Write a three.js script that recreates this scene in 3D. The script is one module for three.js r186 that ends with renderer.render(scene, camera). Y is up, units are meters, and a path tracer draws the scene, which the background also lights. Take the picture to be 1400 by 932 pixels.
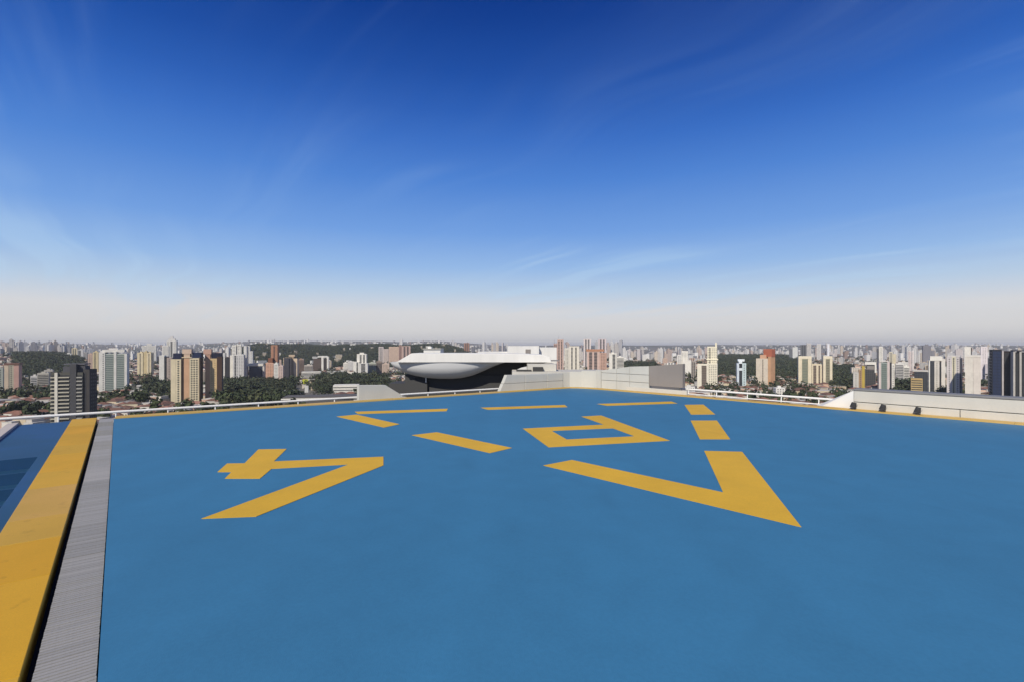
import * as THREE from 'three';
import { mergeGeometries } from 'three/addons/utils/BufferGeometryUtils.js';

// ───────────────────────────── camera, sky, sun, exposure ─────────────────────────────
const F = 685, EYE = 1.7;                                  // focal length in photograph pixels, eye height above the deck
const scene = new THREE.Scene();
const camera = new THREE.PerspectiveCamera(2 * Math.atan(466 / F) * 180 / Math.PI, 1400 / 932, 0.1, 30000);
camera.position.set(0, EYE, 0);
camera.lookAt(0, EYE, -10);
camera.setViewOffset(1400, 932, 0, -6, 1400, 932);

const renderer = new THREE.WebGLRenderer({ antialias: true });
renderer.setSize(1024, 681);
renderer.toneMapping = THREE.LinearToneMapping;
renderer.toneMappingExposure = 1.0;
renderer.shadowMap.enabled = true;

function rng(seed) { let a = seed >>> 0; return () => { a = (a + 0x6D2B79F5) | 0; let t = Math.imul(a ^ (a >>> 15), 1 | a); t = (t + Math.imul(t ^ (t >>> 7), 61 | t)) ^ t; return ((t ^ (t >>> 14)) >>> 0) / 4294967296; }; }
const lin = (c) => { c /= 255; return c <= 0.04045 ? c / 12.92 : Math.pow((c + 0.055) / 1.055, 2.4); };
const clamp = (x, a = 0, b = 1) => Math.min(b, Math.max(a, x));
const smooth = (x, a, b) => { const t = clamp((x - a) / (b - a)); return t * t * (3 - 2 * t); };
// value noise, period p cells in both directions
const hash2 = (i, j, s) => { let h = Math.imul(i, 374761393) ^ Math.imul(j, 668265263) ^ Math.imul(s, 974634777); h = Math.imul(h ^ (h >>> 13), 1274126177); return ((h ^ (h >>> 16)) >>> 0) / 4294967296; };
function vnoise(x, y, s = 1, p = 1 << 20) {
  const i = Math.floor(x), j = Math.floor(y), fx = x - i, fy = y - j, u = fx * fx * (3 - 2 * fx), v = fy * fy * (3 - 2 * fy), m = (k) => ((k % p) + p) % p;
  const a = hash2(m(i), m(j), s), b = hash2(m(i + 1), m(j), s), c = hash2(m(i), m(j + 1), s), d = hash2(m(i + 1), m(j + 1), s);
  return a + (b - a) * u + (c - a) * v + (a - b - c + d) * u * v;
}
function fbm(x, y, s, n, p) { let t = 0, a = 0.5; for (let k = 0; k < n; k++) { t += a * vnoise(x, y, s + k, p); x *= 2; y *= 2; if (p) p *= 2; a *= 0.5; } return t / (1 - Math.pow(0.5, n)); }

{ // the sky: deep blue above a pale band of city air, with thin streaks of cirrus
  const W = 3072, H = 1536, data = new Float32Array(W * H * 4);
  const stops = [[-90, 150, 150, 155], [-2, 194, 193, 196], [0, 198, 197, 200], [1.6, 214, 213, 213], [3.7, 215, 216, 219], [6, 184, 205, 228], [8.7, 150, 186, 231], [12.5, 114, 160, 225], [18, 79, 132, 211], [22, 58, 111, 196], [25, 43, 95, 181], [28.5, 29, 79, 164], [33, 16, 63, 145], [36, 10, 53, 133], [45, 6, 40, 116], [90, 5, 30, 96]];
  const grad = (e) => { let k = 0; while (k < stops.length - 2 && e > stops[k + 1][0]) k++; const a = stops[k], b = stops[k + 1], t = clamp((e - a[0]) / (b[0] - a[0])); return [1, 2, 3].map((c) => lin(a[c]) * (1 - t) + lin(b[c]) * t); };
  const cloud = [0.52, 0.72, 0.94];
  for (let j = 0; j < H; j++) {
    const el = ((j + 0.5) / H - 0.5) * Math.PI, e = el * 180 / Math.PI, base = grad(e);
    for (let i = 0; i < W; i++) {
      const az = ((i + 0.5) / W - 0.5) * 2 * Math.PI, dx = Math.cos(az) * Math.cos(el), dz = Math.sin(az) * Math.cos(el), dy = Math.sin(el);
      let c = 0;
      if (dy > 0.01 && e < 62) {
        const q = 1 / (dy + 0.09), x = dx * q, z = dz * q;
        const wx = x + 0.55 * (fbm(x * 0.7, z * 0.7, 5, 3) - 0.5), wz = z + 0.55 * (fbm(x * 0.7 + 9, z * 0.7, 8, 3) - 0.5);
        const u = -wx * 0.62 - wz * 0.78, v = wx * 0.78 - wz * 0.62;       // streaks drawn out along u
        const patch = smooth(fbm(wx * 0.55 + 3.7, wz * 0.55 + 1.3, 21, 3), 0.42, 0.72);
        const fine = fbm(u * 0.5, v * 6.5, 31, 6), broad = fbm(u * 0.4 + 4, v * 1.5, 41, 4);
        c = patch * smooth(fine, 0.42, 0.8) * 0.46 + smooth(broad, 0.45, 0.85) * smooth(fine, 0.2, 0.7) * 0.16;
        c *= smooth(e, 0.5, 6) * (1 - smooth(e, 50, 62)) * (1 - 0.62 * smooth(e, 16, 34));
      }
      c = Math.min(c, 0.24 + c * 0.2); const o = (j * W + i) * 4;
      for (let k = 0; k < 3; k++) data[o + k] = base[k] + (cloud[k] * 0.92 - base[k]) * c;
      data[o + 3] = 1;
    }
  }
  const t = new THREE.DataTexture(data, W, H, THREE.RGBAFormat, THREE.FloatType);
  t.mapping = THREE.EquirectangularReflectionMapping; t.magFilter = THREE.LinearFilter; t.minFilter = THREE.LinearFilter; t.wrapS = THREE.RepeatWrapping; t.needsUpdate = true;
  scene.background = t; scene.environment = t;
}
const SUN_AZ = 24 * Math.PI / 180, SUN_EL = 39 * Math.PI / 180;             // behind the camera and to its left
const sun = new THREE.DirectionalLight(new THREE.Color(1.0, 0.935, 0.82), 4.2);
sun.position.set(-Math.sin(SUN_AZ) * Math.cos(SUN_EL) * 300, Math.sin(SUN_EL) * 300, Math.cos(SUN_AZ) * Math.cos(SUN_EL) * 300);
sun.castShadow = true; sun.shadow.mapSize.set(4096, 4096); sun.shadow.radius = 1.3;
Object.assign(sun.shadow.camera, { left: -60, right: 60, top: 60, bottom: -60, near: 1, far: 900 });
scene.add(sun, sun.target);
scene.fog = new THREE.FogExp2(new THREE.Color(0.86, 0.87, 0.9), 0.00005);

// ───────────────────────────── helpers ─────────────────────────────
const taken = new Map();
const numbered = (n) => { const k = taken.get(n) ?? 0; taken.set(n, k + 1); return k ? `${n}_${String(k).padStart(3, '0')}` : n; };
function mesh(name, geometry, material, parent, kind) {
  const m = new THREE.Mesh(geometry, material); m.name = parent === scene ? numbered(name) : name;
  m.castShadow = m.receiveShadow = true; if (kind) m.userData.kind = kind; parent.add(m); return m;
}
function thing(name, label, category, position = [0, 0, 0], turn = 0, group) {
  const o = new THREE.Group(); o.name = numbered(name); o.position.set(...position); o.rotation.y = turn;
  o.userData = { label, category }; if (group) o.userData.group = group; scene.add(o); return o;
}
function tag(o, label, category, group, kind) { Object.assign(o.userData, { label, category }); if (group) o.userData.group = group; if (kind) o.userData.kind = kind; return o; }
// boxes with uv in metres, collected in plain arrays
class Boxes {
  constructor() { this.p = []; this.n = []; this.t = []; this.c = null; }
  quad(a, b, c, d, n, w, h) {
    for (const [v, u, s] of [[a, 0, 0], [b, w, 0], [c, w, h], [a, 0, 0], [c, w, h], [d, 0, h]]) { this.p.push(...v); this.n.push(...n); this.t.push(u, s); if (this.c) this.c.push(...this.color); }
  }
  box(x0, x1, y0, y1, z0, z1, skip = '') {
    const w = x1 - x0, h = y1 - y0, d = z1 - z0;
    this.quad([x0, y0, z1], [x1, y0, z1], [x1, y1, z1], [x0, y1, z1], [0, 0, 1], w, h);
    if (!skip.includes('b')) this.quad([x1, y0, z0], [x0, y0, z0], [x0, y1, z0], [x1, y1, z0], [0, 0, -1], w, h);
    this.quad([x1, y0, z1], [x1, y0, z0], [x1, y1, z0], [x1, y1, z1], [1, 0, 0], d, h);
    this.quad([x0, y0, z0], [x0, y0, z1], [x0, y1, z1], [x0, y1, z0], [-1, 0, 0], d, h);
    this.quad([x0, y1, z1], [x1, y1, z1], [x1, y1, z0], [x0, y1, z0], [0, 1, 0], w, d);
    if (!skip.includes('d')) this.quad([x0, y0, z0], [x1, y0, z0], [x1, y0, z1], [x0, y0, z1], [0, -1, 0], w, d);
    return this;
  }
  get empty() { return !this.p.length; }
  geometry() {
    const g = new THREE.BufferGeometry();
    g.setAttribute('position', new THREE.Float32BufferAttribute(this.p, 3)); g.setAttribute('normal', new THREE.Float32BufferAttribute(this.n, 3)); g.setAttribute('uv', new THREE.Float32BufferAttribute(this.t, 2));
    if (this.c) g.setAttribute('color', new THREE.Float32BufferAttribute(this.c, 3));
    return g;
  }
}
const boxGeo = (...a) => new Boxes().box(...a).geometry();
// plan polygons are written as (x, distance ahead); a slab has its top at y
function slabGeo(poly, top, thick, bevel = 0) {
  const s = new THREE.Shape(poly.map(([x, d]) => new THREE.Vector2(x, d)));
  const g = new THREE.ExtrudeGeometry(s, { depth: thick - 2 * bevel, bevelEnabled: bevel > 0, bevelSize: bevel, bevelThickness: bevel, bevelOffset: -bevel, bevelSegments: 2, steps: 1 });
  g.rotateX(-Math.PI / 2); g.translate(0, top - thick + bevel, 0); return g;
}
function dataTexture(n, fn, repeat, srgb = true) {
  const d = new Uint8Array(n * n * 4);
  for (let j = 0; j < n; j++) for (let i = 0; i < n; i++) { const c = fn(i / n, j / n, i, j), o = (j * n + i) * 4; for (let k = 0; k < 3; k++) d[o + k] = clamp(Math.round(c[k] ?? c[0]), 0, 255); d[o + 3] = 255; }
  const t = new THREE.DataTexture(d, n, n); t.wrapS = t.wrapT = THREE.RepeatWrapping; t.magFilter = THREE.LinearFilter; t.minFilter = THREE.LinearMipmapLinearFilter; t.generateMipmaps = true;
  if (srgb) t.colorSpace = THREE.SRGBColorSpace; t.repeat.set(repeat, repeat); t.needsUpdate = true; return t;
}
const col = (r, g, b) => new THREE.Color().setRGB(r, g, b);

// ───────────────────────────── materials of the roof ─────────────────────────────
const rt = rng(77);
const scuffs = Array.from({ length: 46 }, () => [rt(), rt(), 0.004 + rt() * 0.03, rt() * Math.PI, 0.5 + rt()]);
const paintMap = dataTexture(1024, (u, v) => {                 // tile of 14 m: roller lanes, fine grain, dull patches, a few scuffs
  const lanes = vnoise(u * 40, 3, 2, 40) - 0.5, patch = fbm(u * 6, v * 6, 11, 5, 6) - 0.5, mott = fbm(u * 60, v * 60, 15, 3, 60) - 0.5, grain = hash2(Math.round(u * 4096), Math.round(v * 4096), 9) - 0.5;
  let k = 236 + lanes * 5 + patch * 15 + mott * 12 + grain * 9;
  for (const [x, y, r, a, w] of scuffs) { let dx = u - x, dy = v - y; dx -= Math.round(dx); dy -= Math.round(dy); const p = dx * Math.cos(a) + dy * Math.sin(a), q = -dx * Math.sin(a) + dy * Math.cos(a); k -= 12 * w * Math.exp(-(p * p) / (r * r) - (q * q) / (r * r * 0.05)) * (0.5 + grain); }
  return [k, k + 1, k + 2];
}, 1 / 14);
const grainMap = dataTexture(512, (u, v) => [128 + (hash2(Math.round(u * 512), Math.round(v * 512), 3) - 0.5) * 120 + (fbm(u * 32, v * 32, 5, 3, 32) - 0.5) * 90], 1 / 1.5, false);
const wornMap = dataTexture(1024, (u, v) => {                  // tile of 4 m: weathered paint with grime speckle
  const p = fbm(u * 5, v * 5, 51, 5, 5), s = fbm(u * 44, v * 44, 57, 4, 44), g = hash2(Math.round(u * 1024), Math.round(v * 1024), 4) - 0.5;
  const worn = smooth(p, 0.45, 0.72) * 14, spot = smooth(s, 0.7, 0.86) * 14;
  const k = 228 + (p - 0.5) * 34 + g * 16 - spot; return [k, k - worn * 0.15, k + worn];
}, 1 / 4);
const stainMap = dataTexture(512, (u, v) => {                  // tile of 24 m: rain streaks and soot on plaster
  const run = fbm(u * 90, v * 5, 61, 4, 90) - 0.5, p = fbm(u * 7, v * 7, 65, 4, 7) - 0.5; const k = 245 + run * 18 + p * 24; return [k, k - 1, k - 3];
}, 1 / 24);
const panelMap = dataTexture(512, (u, v) => { const run = fbm(u * 24, v * 3, 161, 4, 24) - 0.5, p = fbm(u * 5, v * 5, 165, 5, 5) - 0.5, g = hash2(Math.round(u * 512), Math.round(v * 512), 8) - 0.5, k = 236 + run * 9 + p * 24 + g * 8; return [k, k - 1, k - 4]; }, 1 / 5);
const M = {
  deck: new THREE.MeshStandardMaterial({ color: col(0.046, 0.212, 0.385), map: paintMap, roughness: 0.62, bumpMap: grainMap, bumpScale: 0.0012 }),
  yellow: new THREE.MeshStandardMaterial({ color: col(0.82, 0.475, 0.022), map: paintMap, roughness: 0.66, bumpMap: grainMap, bumpScale: 0.001 }),
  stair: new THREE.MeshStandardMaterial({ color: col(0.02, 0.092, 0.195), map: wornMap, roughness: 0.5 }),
  kerb: new THREE.MeshStandardMaterial({ color: col(0.62, 0.56, 0.52), map: panelMap, roughness: 0.85 }),
  dark: new THREE.MeshStandardMaterial({ color: col(0.03, 0.03, 0.032), roughness: 0.8 }),
  pipe: new THREE.MeshStandardMaterial({ color: col(0.84, 0.82, 0.77), roughness: 0.45 }),
  panel: new THREE.MeshStandardMaterial({ color: col(0.66, 0.64, 0.585), map: panelMap, roughness: 0.8 }),
  panelB: new THREE.MeshStandardMaterial({ color: col(0.62, 0.615, 0.57), map: panelMap, roughness: 0.8 }),
  greyPanel: new THREE.MeshStandardMaterial({ color: col(0.30, 0.27, 0.25), map: panelMap, roughness: 0.7 }),
  coping: new THREE.MeshStandardMaterial({ color: col(0.25, 0.245, 0.24), roughness: 0.6, metalness: 0.3 }),
  white: new THREE.MeshStandardMaterial({ color: col(0.80, 0.79, 0.76), map: stainMap, roughness: 0.75 }),
  hull: new THREE.MeshStandardMaterial({ color: col(0.64, 0.64, 0.63), roughness: 0.55, metalness: 0.1 }),
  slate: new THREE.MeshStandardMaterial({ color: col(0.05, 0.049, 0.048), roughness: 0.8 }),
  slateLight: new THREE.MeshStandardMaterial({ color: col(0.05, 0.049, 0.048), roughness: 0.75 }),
  lens: new THREE.MeshStandardMaterial({ color: col(0.2, 0.2, 0.19), roughness: 0.15 }),
};
const yellows = [[0.76, 0.44, 0.025], [0.72, 0.425, 0.045], [0.78, 0.43, 0.012], [0.69, 0.415, 0.07], [0.76, 0.405, 0.008], [0.74, 0.49, 0.13], [0.72, 0.465, 0.10]].map((c, i) => { const m = M.yellow.clone(); m.color = col(...c); m.map = wornMap.clone(); m.map.offset.set(i * 0.23, i * 0.37); m.map.needsUpdate = true; return m; });

// ───────────────────────────── ground and terrain ─────────────────────────────
const bearing = (px) => Math.atan((px - 700) / F);
const bump = (b, p0, p1, soft = 0.05) => smooth(b, bearing(p0) - soft, bearing(p0) + soft) * (1 - smooth(b, bearing(p1) - soft, bearing(p1) + soft));
function ground(x, d) {
  const r = Math.hypot(x, d), b = Math.atan2(x, d);
  let y = -76 + 5 * (fbm(x / 400 + 50, d / 400 + 50, 91, 3) - 0.5) * smooth(r, 200, 700);
  y += bump(b, -40, 120) * smooth(r, 1250, 2500) * 36;
  y += bump(b, 300, 640, 0.07) * smooth(r, 1900, 3300) * (50 + 36 * fbm(b * 14 + 7, 2.5, 93, 3));
  y += bump(b, 960, 1110) * smooth(r, 1700, 2900) * 14;
  y += smooth(r, 4800, 9500) * (58 + 38 * fbm(b * 9 + 20, 0.5, 95, 3));
  return y;
}
const inWood = (px, d) =>
  (px > 18 && px < 112 && d > 960 && d < 2350 && d > 960 + (112 - px) * 2) || (px > 304 && px < 398 && d > 640 && d < 1010) || (px > 432 && px < 530 && d > 830 && d < 1190) || (px > 330 && px < 640 && d > 1700 && d < 3500) ||
  (px > 982 && px < 1096 && d > 1230 && d < 2900) || (px > 1138 && px < 1168 && d > 880 && d < 1700) || (px > 1222 && px < 1248 && d > 680 && d < 960) || (px > 1284 && px < 1297 && d > 560 && d < 780) || (px > 1342 && px < 1420 && d > 430 && d < 640) ||
  (px > 852 && px < 896 && d > 1150 && d < 2100) || (px > 200 && px < 245 && d > 780 && d < 1050);
{
  const rings = [], rs = [30, 90, 200, 320, 430]; for (let r = 520; r < 15000; r *= 1.06) rs.push(r); rs.push(24000);
  const NA = 300, pos = [], cols = [], idx = [];
  for (let i = 0; i < rs.length; i++) for (let j = 0; j <= NA; j++) {
    const a = j / NA * 2 * Math.PI - Math.PI, r = rs[i], x = Math.sin(a) * r, d = Math.cos(a) * r; pos.push(x, ground(x, d), -d);
    const px = d > 0 ? 700 + F * x / d : -9999, wood = inWood(px, d) ? 1 : 0, n = fbm(x / 60 + 300, d / 60 + 300, 97, 3);
    const t = Math.max(wood, smooth(n, 0.5, 0.6) * 0.7), c = [[0.16, 0.03], [0.145, 0.045], [0.125, 0.02]].map(([p, q]) => p * (1 - t) + q * t); cols.push(...c);
  }
  for (let i = 0; i < rs.length - 1; i++) for (let j = 0; j < NA; j++) { const p = i * (NA + 1) + j, q = p + NA + 1; idx.push(p, p + 1, q, q, p + 1, q + 1); }
  const g = new THREE.BufferGeometry(); g.setAttribute('position', new THREE.Float32BufferAttribute(pos, 3)); g.setAttribute('color', new THREE.Float32BufferAttribute(cols, 3)); g.setIndex(idx); g.computeVertexNormals();
  const m = mesh('ground', g, new THREE.MeshStandardMaterial({ vertexColors: true, roughness: 1 }), scene, 'structure'); m.castShadow = false;
}

// ───────────────────────────── the roof deck ─────────────────────────────
const ADIR = [-0.618, 0.786], VDIR = [-0.786, -0.618], A0 = [-2.09, 2.53];                  // along the drain, away to its outer side
const strip = (u, v) => [A0[0] + u * ADIR[0] + v * VDIR[0], A0[1] + u * ADIR[1] + v * VDIR[1]];
const L0 = [-9.26, 11.64], TL = [0.81094, 0.58513], NL = [-0.58513, 0.81094], R0 = [2.7, 20.2], TR = [0.65354, -0.75689], NR = [0.75689, 0.65354];
const left = (s, o) => [L0[0] + s * TL[0] + o * NL[0], L0[1] + s * TL[1] + o * NL[1]];
const right = (s, o) => [R0[0] + s * TR[0] + o * NR[0], R0[1] + s * TR[1] + o * NR[1]];
const outline = (o) => [left(-0.0, o), left(13.2, o), left(14.25, o * 0.95), [2.34 + o * 0.05, 20.01 + o], [2.62 + o * 0.25, 20.0 + o], [2.95 + o * 0.6, 19.8 + o * 0.8], right(0.9, o), right(28, o)];
const deckPoly = [...outline(0), strip(-18, -9), strip(-18, 0)];
const deck = mesh('rooftop_deck', slabGeo(deckPoly, 0, 0.3), M.deck, scene, 'structure');
deck.userData.label = 'bright blue painted rooftop helipad deck with yellow markings';
const poly = (name, pts, label) => { const m = mesh(name, slabGeo(pts, 0.005, 0.004), M.yellow, deck); if (label) m.userData.label = label; return m; };
const P = (px, py) => { const d = EYE * F / (py - 472); return [(px - 700) / F * d, d]; };       // a point of the deck
poly('triangle_corner', [P(743, 636), P(782, 628.5), P(989, 673), P(963, 616), P(1015, 617.3), P(1096, 720.5)], 'large yellow corner of the dashed triangle');
for (const q of [[[936, 553], [962, 552.6], [978, 566], [945, 566.2]], [[944.5, 574.5], [980.5, 574.5], [998.5, 600], [957, 600]], [[460, 569], [487, 566.3], [546, 579.5], [525, 584]], [[563, 594.5], [597, 590.5], [700, 612], [670, 619]]]) poly('triangle_dash', q.map((p) => P(...p)));
for (const [s0, s1] of [[0, 2.2], [3.3, 5.55], [6.75, 9.0]]) {
  const t = [Math.sin(75.2 * Math.PI / 180), Math.cos(75.2 * Math.PI / 180)], n = [-t[1], t[0]], at = (s, o) => [-3.89 + s * t[0] + o * n[0], 12.68 + s * t[1] + o * n[1]];
  poly('triangle_dash', [at(s0, -0.24), at(s1, -0.24), at(s1 + 0.1, 0.24), at(s0 - 0.1, 0.24)]);
}
{ // the letter P with its open counter
  const s = new THREE.Shape([[715, 585.5], [826, 580], [795, 569], [822, 567.5], [916, 602], [750, 611]].map((p) => new THREE.Vector2(...P(...p))));
  s.holes.push(new THREE.Path([[754, 588.5], [838, 585], [868, 596], [775, 600.5]].map((p) => new THREE.Vector2(...P(...p)))));
  const g = new THREE.ExtrudeGeometry(s, { depth: 0.004, bevelEnabled: false }); g.rotateX(-Math.PI / 2); g.translate(0, 0.001, 0);
  mesh('letter_marking', g, M.yellow, deck).userData.label = 'yellow block letter P painted inside the triangle';
}
poly('number_marking', [[275, 709], [477, 634.5], [371, 640.6], [355, 654], [307, 654], [316, 645], [297, 645], [310, 633.4], [334, 633], [353, 614], [391.5, 613.4], [374, 630.5], [524, 624], [524, 636], [350, 706]].map((p) => P(...p)), 'yellow numeral 4 painted outside the triangle');

// body of the tower that carries the deck
const bodyPoly = [...outline(0.36), strip(-18, -9), strip(-18, 0.75), strip(11.6, 0.75)];
const tower = thing('helipad_tower', 'office tower body carrying the blue helipad on its roof', 'tower');
mesh('wall', slabGeo(bodyPoly, -1.6, 76), M.slateLight, tower);
mesh('roof', slabGeo(bodyPoly, -0.31, 1.285), M.kerb, tower);

// yellow border: slabs along the drain, then along the far edges
const border = thing('border_kerb', 'weathered yellow border of slabs round the blue deck', 'kerb');
{
  const r = rng(5); let u = 11.9, k = 0;
  while (u > -8) { const len = u < 4 ? 0.75 + r() * 0.7 : 0.7 + r() * 0.9, g = 0.002; mesh('border_slab', slabGeo([strip(u, 0.315), strip(u, 0.755), strip(u - len + g, 0.755), strip(u - len + g, 0.315)], 0.02 + r() * 0.003, 0.26, 0.004), yellows[(k * 3 + Math.floor(r() * 2)) % 5], border); u -= len; k++; }
  const along = (fn, a, b) => { for (let s = a; s < b - 0.01;) { const e = Math.min(b, s + 1.5 + r() * 0.8); mesh('border_slab', slabGeo([fn(s, 0.004), fn(e - 0.006, 0.004), fn(e - 0.006, 0.40), fn(s, 0.40)], 0.022 + r() * 0.003, 0.2, 0.004), yellows[5 + Math.floor(r() * 2)], border); s = e; } };
  along(left, 0.02, 13.2); along(right, 0.9, 26);
  const i = outline(0.004), o = outline(0.40); for (let q = 1; q < 6; q++) mesh('border_slab', slabGeo([i[q], i[q + 1], o[q + 1], o[q]], 0.023, 0.2), yellows[5 + q % 2], border);
}
// drain channel with its grating of thin slats
{
  const g = thing('drain_grating', 'long grey slatted drain grating between yellow kerb and blue deck', 'grating');
  mesh('channel', slabGeo([strip(11.9, 0.0), strip(11.9, 0.315), strip(-10, 0.315), strip(-10, 0.0)], -0.12, 0.1), M.dark, g);
  const tones = [0.60, 0.55, 0.63, 0.52, 0.57].map((v) => new THREE.MeshStandardMaterial({ color: col(v * 0.82, v * 0.79, v * 0.73), map: wornMap, roughness: 0.6 }));
  const pitch = 0.034, slat = new THREE.BufferGeometry();
  { const s = new Boxes(); s.box(-0.0138, 0.0138, -0.03, 0, -0.129, 0.129); slat.copy(s.geometry()); }
  const r = rng(8), rest = []; let section = 0, tone = 0, tilt = 0, lift = 0, n = 0;
  const ang = Math.atan2(ADIR[1], ADIR[0]);
  for (let u = -0.5; u < 11.85; u += pitch) {
    if (u > section) { section = u + 0.35 + r() * 0.6; tone = Math.floor(r() * 5); tilt = (r() - 0.5) * 0.5; lift = (r() - 0.5) * 0.006; }
    const c = strip(u, 0.14 + (r() - 0.5) * 0.002), geo = slat;
    const q = new THREE.Matrix4().makeRotationY(ang).multiply(new THREE.Matrix4().makeRotationZ(tilt * 0.4 + (r() - 0.5) * 0.08)); q.setPosition(c[0], -0.012 + lift + (r() - 0.5) * 0.003, -c[1]);
    if (n < 300) { const m = mesh('slat', geo, tones[(tone + (r() < 0.12 ? 1 : 0)) % 5], g); m.applyMatrix4(q); } else { const k = geo.clone(); k.applyMatrix4(q); (rest[tone] ??= []).push(k); }
    n++;
  }
  rest.forEach((list, t) => { if (list) mesh('slats', mergeGeometries(list), tones[t], g, 'stuff'); });
  for (const v of [0.035, 0.25]) mesh('connecting_rod', slabGeo([strip(11.85, v - 0.006), strip(11.85, v + 0.006), strip(-0.6, v + 0.006), strip(-0.6, v - 0.006)], -0.05, 0.014), M.coping, g);
}
// the access stair beyond the yellow kerb
{
  const g = thing('access_stair', 'blue painted access stair going down beside the yellow kerb', 'stair');
  const q = (u0, u1, v0, v1, top, thick, name, m, bevel = 0) => mesh(name, slabGeo([strip(u1, v0), strip(u1, v1), strip(u0, v1), strip(u0, v0)], top, thick, bevel), m, g);
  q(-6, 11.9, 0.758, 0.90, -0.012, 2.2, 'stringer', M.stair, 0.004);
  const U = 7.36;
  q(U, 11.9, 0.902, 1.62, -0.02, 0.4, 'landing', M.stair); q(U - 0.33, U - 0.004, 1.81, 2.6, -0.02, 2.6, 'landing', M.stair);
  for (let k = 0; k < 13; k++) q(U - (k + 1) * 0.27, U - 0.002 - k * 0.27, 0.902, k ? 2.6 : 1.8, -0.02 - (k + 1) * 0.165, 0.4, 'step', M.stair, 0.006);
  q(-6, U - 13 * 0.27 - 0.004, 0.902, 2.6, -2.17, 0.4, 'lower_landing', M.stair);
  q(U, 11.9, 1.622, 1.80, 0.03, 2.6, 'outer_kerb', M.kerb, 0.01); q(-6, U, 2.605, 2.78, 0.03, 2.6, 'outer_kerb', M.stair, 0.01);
}
// perimeter rails: a white tube carried on short arms beyond the border
function rail(fn, s0, s1, y, step, first, name, label, low) {
  const g = thing(name, label, 'railing');
  const tube = (a, b, r, nm) => { const A = new THREE.Vector3(a[0], a[2], -a[1]), B = new THREE.Vector3(b[0], b[2], -b[1]), c = new THREE.CylinderGeometry(r, r, A.distanceTo(B), 10); c.translate(0, A.distanceTo(B) / 2, 0); const m = mesh(nm, c, M.pipe, g); m.position.copy(A); m.quaternion.setFromUnitVectors(new THREE.Vector3(0, 1, 0), B.sub(A).normalize()); };
  const pt = (s, o, h) => { const p = fn(s, o); return [p[0], p[1], h]; };
  tube(pt(s0, 0.9, y), pt(s1, 0.9, y), 0.032, 'tube');
  if (low) tube(pt(s0, 0.86, y - 0.16), pt(s1, 0.86, y - 0.16), 0.02, 'tube');
  for (let s = first; s < s1; s += step) { tube(pt(s, 0.9, y), pt(s, 0.86, y - 0.34), 0.017, 'post'); tube(pt(s, 0.86, y - 0.34), pt(s, 0.30, y - 0.42), 0.02, 'arm'); }
}
rail(left, -6, 11.5, 0.066, 1.06, -5.3, 'safety_rail', 'long white tube safety rail in front of the striped dark tower', false);
rail(right, 4.0, 9.4, 0.175, 1.02, 4.3, 'safety_rail', 'short white double tube safety rail between grey panel and white parapet', true);

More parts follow.
